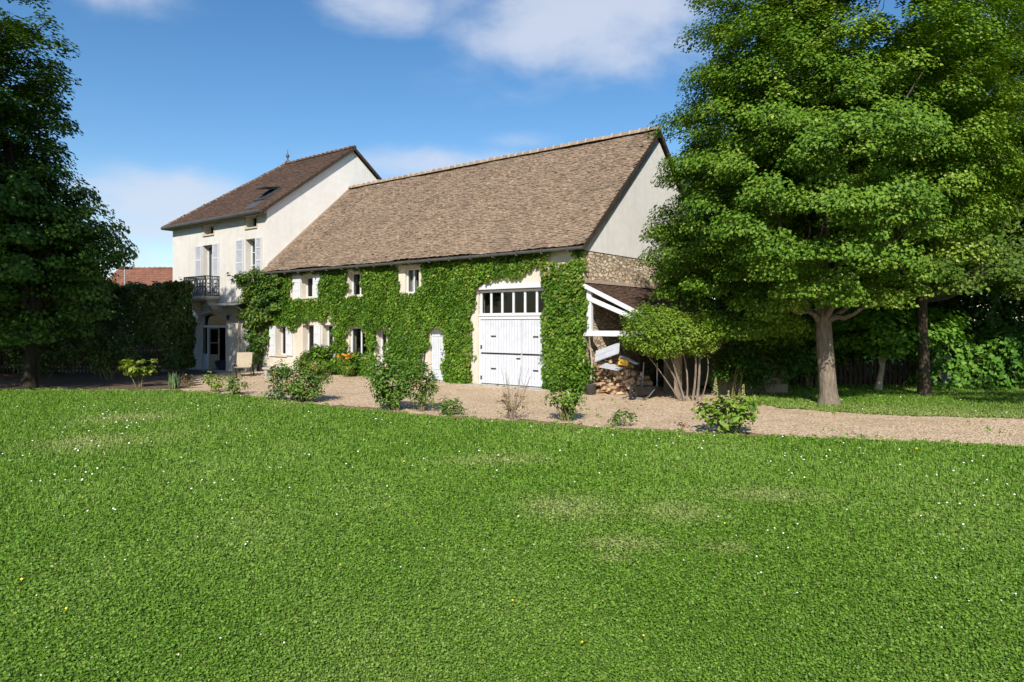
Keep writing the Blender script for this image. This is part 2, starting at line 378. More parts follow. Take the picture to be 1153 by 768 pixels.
class MB:
    def __init__(s): s.v = []; s.f = []; s.m = []; s.a = []
    def add(s, verts, faces, mi=0, a=.5):
        b = len(s.v); s.v += [tuple(p) for p in verts]
        s.f += [tuple(i+b for i in f) for f in faces]; s.m += [mi]*len(faces); s.a += [a]*len(verts)
        return s
    def box(s, x0, x1, y0, y1, z0, z1, mi=0, a=.5):
        return s.add([(x0,y0,z0),(x1,y0,z0),(x1,y1,z0),(x0,y1,z0),(x0,y0,z1),(x1,y0,z1),(x1,y1,z1),(x0,y1,z1)],
              [(0,3,2,1),(4,5,6,7),(0,1,5,4),(1,2,6,5),(2,3,7,6),(3,0,4,7)], mi, a)
    def quad(s, *p, mi=0, a=.5): return s.add(p, [tuple(range(len(p)))], mi, a)
    def prism(s, poly, off, mi=0, a=.5):
        n = len(poly); off = Vector(off)
        top = [Vector(p)+off for p in poly]
        return s.add(list(poly)+top, [tuple(range(n))[::-1], tuple(range(n, 2*n))]+[(i, (i+1) % n, n+(i+1) % n, n+i) for i in range(n)], mi, a)
    def beam(s, p, q, wd, ht, mi=0, up=(0,0,1), a=.5):
        p = Vector(p); q = Vector(q); d = (q-p).normalized(); up = Vector(up)
        sd = d.cross(up).normalized(); u2 = sd.cross(d).normalized()
        r = [p+sd*a_*wd/2+u2*b_*ht/2 for a_, b_ in ((-1,-1),(1,-1),(1,1),(-1,1))]
        return s.prism(r, q-p, mi, a)
    def tube(s, pts, rad, n=8, mi=0, a=.5, cap=True):
        pts = [Vector(p) for p in pts]
        if isinstance(rad, (int, float)): rad = [rad]*len(pts)
        b = []; ref = Vector((.13, .91, .39))
        for i, p in enumerate(pts):
            d = (pts[min(i+1, len(pts)-1)]-pts[max(i-1, 0)]).normalized()
            if abs(d.dot(ref)) > .95: ref = Vector((.9, .1, .3))
            e1 = d.cross(ref).normalized(); e2 = d.cross(e1).normalized()
            b.append([p+(e1*math.cos(2*math.pi*k/n)+e2*math.sin(2*math.pi*k/n))*rad[i] for k in range(n)])
        V = [q for r_ in b for q in r_]
        F = [(i*n+k, i*n+(k+1) % n, (i+1)*n+(k+1) % n, (i+1)*n+k) for i in range(len(pts)-1) for k in range(n)]
        if cap: F += [tuple(range(n)), tuple(range((len(pts)-1)*n, len(pts)*n))[::-1]]
        return s.add(V, F, mi, a)
    def lathe(s, prof, c=(0,0,0), n=20, mi=0):
        c = Vector(c); V = []; F = []
        for (r_, z) in prof:
            V += [c+Vector((r_*math.cos(2*math.pi*k/n), r_*math.sin(2*math.pi*k/n), z)) for k in range(n)]
        F = [(i*n+k, i*n+(k+1) % n, (i+1)*n+(k+1) % n, (i+1)*n+k) for i in range(len(prof)-1) for k in range(n)]
        return s.add(V, F, mi)
    def build(s, name, mats, parent=None, smooth=False, loc=None, bevel=0):
        me = bpy.data.meshes.new(name)
        ox = origin_of(parent) if parent is not None else (0, 0, 0)
        me.from_pydata([(p[0]-ox[0], p[1]-ox[1], p[2]-ox[2]) for p in s.v], [], s.f)
        if not isinstance(mats, (list, tuple)): mats = [mats]
        for m in mats: me.materials.append(m)
        me.polygons.foreach_set('material_index', s.m)
        at = me.attributes.new('v', 'FLOAT', 'POINT'); at.data.foreach_set('value', s.a)
        if smooth: me.polygons.foreach_set('use_smooth', [True]*len(me.polygons))
        me.update()
        o = bpy.data.objects.new(name, me); C.objects.link(o)
        if parent is not None: o.parent = parent
        if loc is not None: o.location = loc
        if bevel:
            bv = o.modifiers.new('bevel', 'BEVEL'); bv.width = bevel; bv.segments = 2; bv.limit_method = 'ANGLE'
        return o

def nrm(a): return a/np.maximum(np.linalg.norm(a, axis=-1, keepdims=True), 1e-9)
def leaf_object(name, pos, nor, tan, L, W, val, mat, parent=None, fold=.22, extra=None, midx=None, mats=None, curl=0.):
    """one mesh of folded diamond leaves. pos/nor/tan (n,3), L,W,val (n,)"""
    n = len(pos)
    nor = nrm(nor); tan = tan-nor*np.sum(tan*nor, 1, keepdims=True); tan = nrm(tan)
    bi = np.cross(nor, tan)
    L = np.broadcast_to(L, (n,))[:, None]; W = np.broadcast_to(W, (n,))[:, None]
    v = np.empty((n, 4, 3), np.float32)
    v[:, 0] = pos-tan*L*.5; v[:, 2] = pos+tan*L*.5-nor*L*curl
    v[:, 1] = pos+bi*W*.5+nor*W*fold-tan*L*.06; v[:, 3] = pos-bi*W*.5+nor*W*fold-tan*L*.06
    ox = origin_of(parent) if parent is not None else (0, 0, 0)
    v -= np.array(ox, np.float32)
    me = bpy.data.meshes.new(name)
    me.vertices.add(n*4); me.vertices.foreach_set('co', v.ravel())
    idx = (np.arange(n, dtype=np.int32)[:, None]*4+np.array([0, 1, 2, 0, 2, 3], np.int32)).ravel()
    me.loops.add(n*6); me.loops.foreach_set('vertex_index', idx)
    me.polygons.add(n*2)
    me.polygons.foreach_set('loop_start', np.arange(0, n*6, 3, dtype=np.int32))
    try: me.polygons.foreach_set('loop_total', np.full(n*2, 3, np.int32))
    except Exception: pass
    for m in (mats or [mat]): me.materials.append(m)
    if midx is not None: me.polygons.foreach_set('material_index', np.repeat(midx.astype(np.int32), 2))
    at = me.attributes.new('v', 'FLOAT', 'POINT')
    at.data.foreach_set('value', np.repeat(np.clip(val, 0, 1).astype(np.float32), 4))
    if extra:
        for k, a in extra.items():
            e = me.attributes.new(k, 'FLOAT', 'POINT'); e.data.foreach_set('value', np.repeat(a.astype(np.float32), 4))
    me.update(calc_edges=True)
    o = bpy.data.objects.new(name, me); C.objects.link(o)
    if parent is not None: o.parent = parent
    return o

def unit(n): return nrm(rng.normal(size=(n, 3)))
def clump_leaves(cl, per_m2, size, asp=.75, centre=None, flat=.55, up=.55, outw=.6, rnd=.7, droop=.3, vclump=.3):
    """cl: (n,4) clump centres + radius -> leaf arrays"""
    P = []; Nn = []; T = []; V = []; S = []
    for (x, y, z, r) in cl:
        k = max(6, int(per_m2*math.pi*r*r))
        d = unit(k); rad = rng.random(k)**(.45)
        q = d*rad[:, None]*r
        q[:, 2] *= flat
        q[:, 2] -= droop*(q[:, 0]**2+q[:, 1]**2)/r
        ct = np.array((x, y, z))
        o = nrm((ct-centre)[None]+q*.8) if centre is not None else d
        P.append(ct+q)
        Nn.append(nrm(np.array([[0, 0, up]])+o*outw+d*.25+unit(k)*rnd))
        T.append(unit(k)+np.array([[0, 0, -.5]])+d*.5)
        V.append(np.clip(.5+.22*rng.normal(size=k)+vclump*rng.normal(), 0, 1))
        S.append(size*rng.uniform(.7, 1.25, k))
    return [np.concatenate(a) for a in (P, Nn, T, V, S)]

def crown_clumps(ells, n, rr, shell=.55, seed=1, zmin=None, mind=.88):
    g = np.random.default_rng(seed)
    wts = np.array([(e[3]*e[4]*e[5])**.67 for e in ells]); wts /= wts.sum()
    got = []
    tries = 0
    while len(got) < n and tries < n*40:
        tries += 1
        e = ells[g.choice(len(ells), p=wts)]
        d = g.normal(size=3); d /= np.linalg.norm(d)
        f = shell+(1-shell)*g.random()**.6
        p = np.array(e[:3])+d*f*np.array(e[3:6])
        if zmin is not None and p[2] < zmin: continue
        r = g.uniform(*rr)
        if got:
            a = np.array(got)
            if np.min(np.linalg.norm(a[:, :3]-p, axis=1)) < mind*r: continue
        got.append((p[0], p[1], p[2], r))
    return np.array(got)

def tree(name, label, base, height, trunk_r, ells, n, rr, per_m2, leaf, mat, bark, seed, group=None, cat='tree', shell=.5, lean=(0, 0), extra_clumps=None, zmin=None, fork=.35, limbs=26, flat=.5, bend=.12, roots=True):
    t = empty(name, base, 0, label, cat, group)
    ORG[t.name] = base
    g = random.Random(seed)
    cl = crown_clumps(ells, n, rr, shell, seed, zmin)
    if extra_clumps is not None: cl = np.concatenate([cl, np.array(extra_clumps)])
    cen = np.average(cl[:, :3], axis=0)
    b = Vector(base)
    top = Vector((cen[0]+lean[0], cen[1]+lean[1], b.z+height*.86))
    fk = b+Vector((0, 0, 1))*(height*fork)
    pts = []; rad = []
    for i in range(19):
        f = (0, .008, .018, .032, .05, .08, .12, .18, .25, .32, .39, .46, .53, .6, .68, .76, .84, .92, 1)[i]
        z = height*.86*f
        e = max(0, (f-.2)/.8)
        p = Vector((b.x+(top.x-b.x)*e**1.4+bend*math.sin(f*7+seed), b.y+(top.y-b.y)*e**1.4+bend*math.cos(f*5+seed)-bend*math.cos(seed), b.z+z))
        pts.append(p); rad.append(max(.03, trunk_r*(1-f*.85)*(1.0+(.42 if roots else .2)*max(0, 1-z/.45)**2)))
    pts[0].z -= .06
    mb = MB(); mb.tube(pts, rad, 14)
    order = list(range(len(cl))); g.shuffle(order)
    for i in order[:limbs]:
        c = Vector(cl[i, :3])
        f = min(.95, max(fork*.9, ((c.z-b.z)/height)*.72))
        j = min(17, max(7, int(7+11*(f-.18)/.8))); s = pts[j]
        mid = s.lerp(c, .5)+Vector((g.uniform(-.3, .3), g.uniform(-.3, .3), g.uniform(.0, .5)))
        r0 = min(rad[j]*.45, .085); c = s.lerp(c, .86)
        q = [s.lerp(mid, k/8).lerp(mid.lerp(c, k/8), k/8)+Vector((g.uniform(-1, 1), g.uniform(-1, 1), g.uniform(-1, 1)))*(.09 if 0 < k < 8 else 0) for k in range(9)]
        mb.tube(q, [r0*(1-k/8.6) for k in range(9)], 6)
    mb.build('trunk', bark, t, smooth=True)
    P, Nn, T, V, S = clump_leaves(cl, per_m2, leaf, centre=cen, flat=flat*1.0, up=.8, outw=.6, rnd=.45, droop=.35, vclump=.10)
    leaf_object('crown', P, Nn, T, S, S*.8, V, mat, t)
    return t

def bush(name, label, loc, wd, dp, ht, n, rr, per_m2, leaf, mat, seed, cat='shrub', group=None, stems=6, stem_mat=None, asp=.6, low=.12, flat=.8, flowers=None, shell=.35, top_wide=0.):
    t = empty(name, loc, 0, label, cat, group); ORG[t.name] = loc
    g = np.random.default_rng(seed)
    cl = []
    for _ in range(n):
        d = g.normal(size=3); d /= np.linalg.norm(d); f = shell+(1-shell)*g.random()**.5
        zz = .5+.5*d[2]*f
        k = 1+top_wide*(zz-.5)*2
        cl.append((loc[0]+d[0]*f*wd/2*k, loc[1]+d[1]*f*dp/2*k, loc[2]+ht*(low+(1-low)*zz), g.uniform(*rr)))
    cl = np.array(cl)
    mb = MB(); gs = random.Random(seed)
    for i in range(stems):
        c = Vector(cl[i % n, :3]); b = Vector(loc)+Vector((gs.uniform(-.12, .12)*wd, gs.uniform(-.12, .12)*dp, -.03))
        m = b.lerp(c, .55)+Vector((0, 0, .1*ht))
        mb.tube([b, b.lerp(m, .5), m, c], [.014*max(ht, .6), .012*ht, .009*ht, .004], 5)
    mb.build('stems', stem_mat or M['stem'], t, smooth=True)
    cen = np.array((loc[0], loc[1], loc[2]+ht*.35))
    P, Nn, T, V, S = clump_leaves(cl, per_m2*1.5, leaf, centre=cen, flat=flat, up=.65, outw=.6, rnd=.7, droop=.25, vclump=.15)
    keep = P[:, 2] > loc[2]+.01
    leaf_object('foliage', P[keep], Nn[keep], T[keep], S[keep], S[keep]*asp, V[keep], mat, t)
    if flowers:
        fm, k, fs = flowers
        for _ in range(k):
            c = cl[g.integers(len(cl))]
            p = np.array(c[:3])+np.array((g.normal()*.1, -c[3]*.7, c[3]*.6))
            u_ = unit(9); leaf_object('flower', p+u_*fs*.4, u_, unit(9), np.full(9, fs), np.full(9, fs*.7), rng.random(9), fm, t)
    return t

def hedge(name, label, p0, p1, dp, ht, leaf, mat, per_m2, cat='hedge', ragged=.12, group=None, seed=0, round_top=0.):
    """leaves all over the body of a clipped hedge running from p0 to p1"""
    t = empty(name, (*p0, 0), 0, label, cat, group); ORG[t.name] = (*p0, 0)
    g = np.random.default_rng(seed)
    a = np.array(p0); b = np.array(p1); ln = np.linalg.norm(b-a); d = (b-a)/ln; nn_ = np.array((d[1], -d[0]))
    if nn_[1] > 0: nn_ = -nn_
    area = 2*ln*ht+ln*dp+2*dp*ht; k = int(area*per_m2)
    s = g.random(k)*ln
    face = g.random(k)
    fr = face < (2*ln*ht)/area
    tp = (~fr) & (face < (2*ln*ht+ln*dp)/area)
    en = ~(fr | tp)
    z = np.where(tp, ht, g.random(k)*ht); o = np.where(fr, np.where(g.random(k) < .7, dp/2, -dp/2), (g.random(k)-.5)*dp)
    s = np.where(en, np.where(g.random(k) < .5, 0, ln), s)
    nx = np.where(fr, np.sign(o), 0); nz_ = np.where(tp, 1., 0.); ns = np.where(en, np.sign(s-ln/2), 0)
    wav = ragged*(np.sin(s*2.1+z*1.3)+np.sin(s*5.3-z*3.1+1)+.7*np.sin(s*11+z*7))+g.normal(size=k)*.05-np.abs(g.normal(size=k))*.12
    hw = ragged*1.2*(np.sin(s*1.3+2)+np.sin(s*3.7))
    z = z*(1+hw/ht)-round_top*np.abs(o)/dp
    P = np.stack([a[0]+d[0]*(s+ns*wav)+nn_[0]*(o+nx*wav), a[1]+d[1]*(s+ns*wav)+nn_[1]*(o+nx*wav), z+nz_*wav], 1)
    nv = np.stack([nn_[0]*nx+d[0]*ns, nn_[1]*nx+d[1]*ns, nz_+.35], 1)
    S = leaf*g.uniform(.7, 1.3, k)
    leaf_object('foliage', P, nv+unit(k)*.65, unit(k)+np.array([[0, 0, .3]]), S, S*.6, np.clip(.45+.25*g.normal(size=k)+.2*np.sin(s*1.7), 0, 1), mat, t)
    mb = MB()
    for i in range(max(3, int(ln/1.1))):
        q = a+d*(i+.5)*ln/max(3, int(ln/1.1))
        mb.tube([(q[0], q[1], -.05), (q[0]+.05, q[1], ht*.5), (q[0], q[1]+.05, ht*.92)], [.06, .045, .015], 6)
    mb.build('stems', M['bark_dark'], t)
    return t

# ------------------------------------------------------------------ frame of the buildings
BX, BY = 2.12, 20.0
UX, UY = .7859, -.6184        # along the facade, towards the right
VX, VY = .6184, .7859         # into the building
TH = math.atan2(UY, UX)
def W(x, y, z=0.): return (BX+UX*x+VX*y, BY+UY*x+VY*y, z)
def fx(px, y=0.):             # photo column -> x along the facade (plane y)
    k = (px-576.5)/769
    bx = BX+VX*y; by = BY+VY*y
    return (k*by-bx)/(UX-k*UY)
def fz(px, py, y=0.):         # photo row -> height on the facade plane
    return CAMH+(365-py)/769*(BY+VY*y+UY*fx(px, y))
def F(px, py, y=0.): return fx(px, y), fz(px, py, y)
def gnd(px, py, z=0.):        # photo pixel -> point on the ground
    Y = (CAMH-z)*769/(py-365); return ((px-576.5)/769*Y, Y)
def ss(t): t = np.clip(t, 0, 1); return t*t*(3-2*t)
def gz(x, y):
    """ground height: level lawn, sinking a little towards the farmhouse"""
    lx = (np.asarray(x)-BX)*UX+(np.asarray(y)-BY)*UY
    ly = (np.asarray(x)-BX)*VX+(np.asarray(y)-BY)*VY
    return -.24*ss((-lx-14.5)/5.0)*ss((ly+9)/5)
def rect(px0, px1, py0, py1):
    pm = (px0+px1)/2
    return (fx(px0), fx(px1), fz(pm, py1), fz(pm, py0))

# ------------------------------------------------------------------ ground
LAWN_EDGE = [(-60, 23), (-30, 21.6), (-15.4, 20.7), gnd(185, 440.5), gnd(240, 444), gnd(330, 453.5), gnd(400, 462), gnd(480, 469.5), gnd(600, 478), gnd(700, 485), gnd(800, 491), gnd(900, 495), gnd(1153, 504), (11.4, 10.6), (30, 6.5), (60, 1)]
BACK_EDGE = [(60, 4), (30, 9.5), (14.6, 13.6), gnd(1153, 472), gnd(1000, 468), gnd(930, 464), gnd(870, 459), (5.9, 17.6), (6.6, 20.6), W(.6, 3), W(-.3, .3), W(-16, .3), W(-26, .3), (-24, 38), (-60, 38)]
POLY = np.array([p[:2] for p in LAWN_EDGE+BACK_EDGE])
def pip(x, y, poly):
    ins = np.zeros(x.shape, bool); n = len(poly); j = n-1
    for i in range(n):
        xi, yi = poly[i]; xj, yj = poly[j]
        if yi != yj:
            c = ((yi > y) != (yj > y)) & (x < (xj-xi)*(y-yi)/(yj-yi)+xi)
            ins ^= c
        j = i
    return ins
def wob(x, y):
    return (np.sin(x*3.1+y*1.7)+np.sin(x*7.3-y*4.1+2)+np.sin(x*13.7+y*9.1+1)*.7)*.05
def in_gravel(x, y): return pip(x+wob(x, y), y+wob(y+3, x), POLY)

def grid_sheet(name, xs, ys, mat, dz=0., mask=None):
    X, Y = np.meshgrid(xs, ys)
    Z = gz(X, Y)+dz
    nx = len(xs); ny = len(ys)
    i = np.arange((nx-1)*(ny-1)); r = i//(nx-1); c = i % (nx-1)
    q = np.stack([r*nx+c, r*nx+c+1, (r+1)*nx+c+1, (r+1)*nx+c], 1)
    if mask is not None:
        cx = (X.ravel()[q[:, 0]]+X.ravel()[q[:, 2]])/2; cy = (Y.ravel()[q[:, 0]]+Y.ravel()[q[:, 2]])/2
        q = q[mask(cx, cy)]
    me = bpy.data.meshes.new(name)
    used, inv = np.unique(q.ravel(), return_inverse=True)
    co = np.stack([X.ravel(), Y.ravel(), Z.ravel()], 1)[used].astype(np.float32)
    me.vertices.add(len(co)); me.vertices.foreach_set('co', co.ravel())
    me.loops.add(len(inv)); me.loops.foreach_set('vertex_index', inv.astype(np.int32))
    me.polygons.add(len(q)); me.polygons.foreach_set('loop_start', np.arange(0, len(inv), 4, dtype=np.int32))
    try: me.polygons.foreach_set('loop_total', np.full(len(q), 4, np.int32))
    except Exception: pass
    me.materials.append(mat); me.update(calc_edges=True)
    o = bpy.data.objects.new(name, me); C.objects.link(o); o['kind'] = 'structure'
    return o
gxs = np.concatenate([np.linspace(-900, -62, 12), np.arange(-60, 60.1, .5), np.linspace(62, 900, 12)])
gys = np.concatenate([np.linspace(-300, -12, 8), np.arange(-10, 60.1, .5), np.linspace(64, 1200, 14)])
grid_sheet('lawn_ground', gxs, gys, M['ground'])
grid_sheet('gravel_path', np.arange(-32, 18, .1), np.arange(9, 38, .1), M['gravel'], .012, in_gravel)

def edge_dist(x, y):
    d = np.full(x.shape, 1e9)
    for (ax, ay), (bx_, by_) in zip(LAWN_EDGE[3:12], LAWN_EDGE[4:13]):
        ex, ey = bx_-ax, by_-ay; t_ = np.clip(((x-ax)*ex+(y-ay)*ey)/(ex*ex+ey*ey), 0, 1)
        d = np.minimum(d, np.hypot(x-ax-ex*t_, y-ay-ey*t_))
    return d
def bed_mask(x, y):
    wv = np.sin(x*1.7+1)+np.sin(x*4.3+y*2.2)+.8*np.sin(x*11+y*7)
    return in_gravel(x, y) & (edge_dist(x, y) < .26+.10*wv) & (x < 5.4)
grid_sheet('flower_bed', np.arange(-10.5, 6, .05), np.arange(11, 21, .05), M['bed'], .02, bed_mask)
YARD_POLY = np.array([(-40, 20.6), (-15.4, 20.75), (-10.4, 20.7), (-10.2, 22.2), (-12.4, 26), (-13.6, 31.5), (-17, 34.6), (-40, 37.5)])
grid_sheet('brown_yard', np.arange(-32, -9, .1), np.arange(20, 37, .1), M['soil'], .026, lambda x, y: pip(x+wob(x, y)*2.5, y+wob(y+3, x)*2.5, YARD_POLY) & in_gravel(x, y))  # separate dark brown sheet laid over the far left of the gravel

# ------------------------------------------------------------------ the barn
barn = empty('barn', (BX, BY, 0), TH, 'long barn with mossy brown tile roof and ivy covered front', 'barn')
BL, BD, EH, RH = 16.5, 9.18, 4.44, 8.58     # length, depth, eaves, ridge
def wall_cells(mb, x0, x1, z0, z1, ops, depth=.34, y=0., mi=0):
    xs = sorted({x0, x1, *[v for o in ops for v in o[:2]]}); zs = sorted({z0, z1, *[v for o in ops for v in o[2:4]]})
    for a, b in zip(xs, xs[1:]):
        for c, d in zip(zs, zs[1:]):
            mx, mz = (a+b)/2, (c+d)/2
            if any(o[0] < mx < o[1] and o[2] < mz < o[3] for o in ops): continue
            mb.quad((a, y, c), (b, y, c), (b, y, d), (a, y, d), mi=mi)
            mb.quad((a, y+depth, c), (a, y+depth, d), (b, y+depth, d), (b, y+depth, c), mi=mi)
    for (a, b, c, d) in [o[:4] for o in ops]:
        mb.quad((a, y, c), (a, y, d), (a, y+depth, d), (a, y+depth, c), mi=mi)
        mb.quad((b, y, c), (b, y+depth, c), (b, y+depth, d), (b, y, d), mi=mi)
        mb.quad((a, y, d), (b, y, d), (b, y+depth, d), (a, y+depth, d), mi=mi)
        if c > z0: mb.quad((a, y, c), (a, y+depth, c), (b, y+depth, c), (b, y, c), mi=mi)
OPS = {
 'upA': rect(339.6, 353.2, 311.5, 335), 'upB': rect(392, 410, 306.5, 333), 'upC': rect(456, 471.5, 302, 330),
 'lowA': rect(311, 322.5, 367, 400), 'lowB': rect(340.7, 354.2, 366, 399), 'lowC': rect(363, 375.8, 366, 400),
 'lowD': rect(393, 416, 368, 402), 'doorA': rect(424, 438, 369, 425), 'doorB': rect(484.4, 502, 371, 432), 'garage': rect(538, 616.5, 325, 438)}
for k in ('doorA', 'doorB', 'garage'):
    o = OPS[k]; OPS[k] = (o[0], o[1], .03, o[3])
mb = MB(); wall_cells(mb, -BL, 0, -.3, EH, list(OPS.values()), .36)
mb.quad((0, 0, -.3), (0, .36, -.3), (0, .36, EH), (0, 0, EH))
mb.build('front_wall', M['plaster'], barn)
# gable walls: rubble below, render above
STZ = 4.16
mb = MB()
mb.prism([(-.4, .004, -.1), (-.4, BD, -.1), (-.4, BD, STZ), (-.4, .004, STZ)], (.43, 0, 0))
mb.build('stone_wall', M['stone'], barn)
mb = MB()
zc = EH
def rz_at(y): return EH+(RH-EH)*(y/(BD/2)) if y < BD/2 else RH-(RH-EH)*((y-BD/2)/(BD/2))
mb.prism([(-.4, .004, STZ+.001), (-.4, BD-.02, STZ+.001), (-.4, BD-.02, EH-.05), (-.4, BD/2, RH-.08), (-.4, .004, EH-.07)], (.45, 0, 0))
mb.build('gable_wall', M['gable'], barn)
mb = MB()
mb.quad((-BL, BD, -.3), (0, BD, -.3), (0, BD, EH), (-BL, BD, EH))
mb.quad((-BL, .36, .02), (-.4, .36, .02), (-.4, BD, .02), (-BL, BD, .02))
mb.build('back_wall', M['plaster'], barn)

def tile_field(mb, O, U, Vv, un, inside, ul, vl, pu=.17, pv=.115, th=.022, jit=1.0, seed=3, mi=0):
    g = random.Random(seed)
    O = Vector(O); U = Vector(U); Vv = Vector(Vv); Nn = Vector(un)
    rows = int(vl/pv)+1; cols = int(ul/pu)+1
    for r_ in range(rows):
        off = (r_ % 2)*.5*pu
        rowv = g.gauss(0, .06)
        for c in range(-1, cols+1):
            u0 = c*pu+off+g.gauss(0, .006)*jit; v0 = r_*pv+g.gauss(0, .006)*jit
            if not inside(u0+pu/2, v0+pv/2): continue
            if jit > 1.2 and g.random() < .0022: continue
            u0 = max(u0, -.02); u1 = min(u0+pu*.97, ul+.02)
            if u1-u0 < .03: continue
            v1 = v0+pv*1.75
            h0 = th*(1+g.random()*.9*jit); h1 = .002; tw = g.gauss(0, .005)*jit
            P = lambda u, v, h: O+U*u+Vv*v+Nn*h
            vs = [P(u0, v0, h0+tw), P(u1, v0, h0-tw), P(u1, v1, h1), P(u0, v1, h1), P(u0, v0, h0+tw-th*.8), P(u1, v0, h0-tw-th*.8)]
            mb.add(vs, [(0, 1, 2, 3), (4, 5, 1, 0), (4, 0, 3), (5, 2, 1)], mi, min(1, max(0, g.gauss(.5, .15)+rowv*.5)))
def ridge_row(mb, p, q, r=.12, step=.36, seed=1, bump=1.0):
    g = random.Random(seed); p = Vector(p); q = Vector(q); d = (q-p); L = d.length; d.normalize()
    up = Vector((0, 0, 1)); sd = d.cross(up).normalized(); up = sd.cross(d)
    n = int(L/step)
    for i in range(n):
        a = p+d*(i*L/n); b = p+d*((i+1.04)*L/n)
        rr = r*(1+g.uniform(-.05, .05)); dz = g.uniform(-.006, .006)
        V = []
        for e, k in ((a, 1.06), (b, .94)):
            for t in range(7):
                an = math.pi*t/6
                V.append(e+sd*math.cos(an)*rr*k+up*(math.sin(an)*rr*k-.03+dz))
        Fc = [(t, t+1, 7+t+1, 7+t) for t in range(6)]+[tuple(range(7)), tuple(range(7, 14))[::-1]]
        mb.add(V, Fc, 0, min(1, max(0, g.gauss(.6, .2))))
        V = []
        for e in (a-d*.025, a+d*.03):
            for t in range(7):
                an = math.pi*t/6
                V.append(e+sd*math.cos(an)*rr*1.07+up*(math.sin(an)*rr*(1.14+.2*g.random()*bump)-.03+dz))
        mb.add(V, Fc, 1, .5)

# barn roof: front and back slopes
sl = math.hypot(BD/2, RH-EH); ca, sa = (BD/2)/sl, (RH-EH)/sl
OV = .38; OVG = .16; OVL = .08
roof_len = BL+OVG+OVL
roof = MB()
Zr = .10
A0 = Vector((-BL-OVL, -OV*ca, EH-OV*sa+Zr)); Uv = Vector((1, 0, 0)); Vf = Vector((0, ca, sa)); Nf = Vector((0, -sa, ca))
# slab under the tiles
for sgn in (1, -1):
    def fl(y): return y if sgn > 0 else BD-y
    a = [(-BL-OVL, fl(-OV*ca), EH-OV*sa+Zr-.075), (-BL-OVL, fl(BD/2), RH+Zr-.075), (-BL-OVL, fl(BD/2), RH), (-BL-OVL, fl(-OV*ca), EH-OV*sa-.02)]
    roof.prism(a, (roof_len, 0, 0), 1, .2)
# sagging old roof: small waves along the slope
def sag(o, amp=.025):
    pass
tile_field(roof, A0+Nf*.004, Uv, Vf, Nf, lambda u, v: -.05 < u < roof_len and v < sl+OV, roof_len, sl+OV, pu=.15, pv=.098, th=.017, seed=5, jit=1.3)
B0 = Vector((BL*0+OVG, BD+OV*ca, EH-OV*sa+Zr))
tile_field(roof, B0+Vector((0, sa, ca))*.004, -Uv, Vector((0, -ca, sa)), Vector((0, sa, ca)), lambda u, v: -.05 < u < roof_len and v < sl+OV-.32, roof_len, sl+OV, pu=.34, pv=.23, seed=6)
for i in range(len(roof.v)):
    x, y, z = roof.v[i]
    roof.v[i] = (x, y, z+.022*math.sin(x*.9+1)+.012*math.sin(x*2.3+y*1.1)+.009*math.sin(x*4.1-y*2.7))
ro = roof.build('roof', [M['tile'], M['dark_wood']], barn)
mb = MB(); ridge_row(mb, (-BL-OVL, BD/2, RH+Zr+.05), (OVG, BD/2, RH+Zr+.05), .14, .36, 4)
mb.build('ridge_tiles', [M['tile'], M['mortar']], ro)
mb = MB(); ex = -OV*ca-.05
mb.tube([(-BL-.45, ex, EH-OV*sa+.03), (-8, ex, EH-OV*sa+.0), (OVG, ex, EH-OV*sa+.02)], .05, 10)
for i in range(18): mb.box(-BL+i*.95, -BL+i*.95+.03, ex-.08, ex+.02, EH-OV*sa-.08, EH-OV*sa+.08)
mb.build('gutter', M['zinc'], barn, smooth=False)
mb = MB()    # verge boards on the right gable
for (y0, z0, y1, z1) in ((-OV*ca, EH-OV*sa, BD/2, RH), (BD+OV*ca, EH-OV*sa, BD/2, RH)):
    mb.prism([(OVG+.003, y0, z0-.05), (OVG+.003, y1, z1-.05), (OVG+.003, y1, z1+.125), (OVG+.003, y0, z0+.125)], (.03, 0, 0))
mb.build('verge_board', M['dark_wood'], barn)
mb = MB()    # pale mortar verge where the roof meets the farmhouse
mb.prism([(-BL-OVL-.02, -OV*ca+.3, EH-OV*sa+Zr+.28), (-BL-OVL-.02, BD/2, RH+Zr+.02), (-BL-OVL-.02, BD/2, RH+Zr+.12), (-BL-OVL-.02, -OV*ca+.3, EH-OV*sa+Zr+.38)], (.12, 0, 0))
mb.build('roof_flashing', M['mortar'], ro)

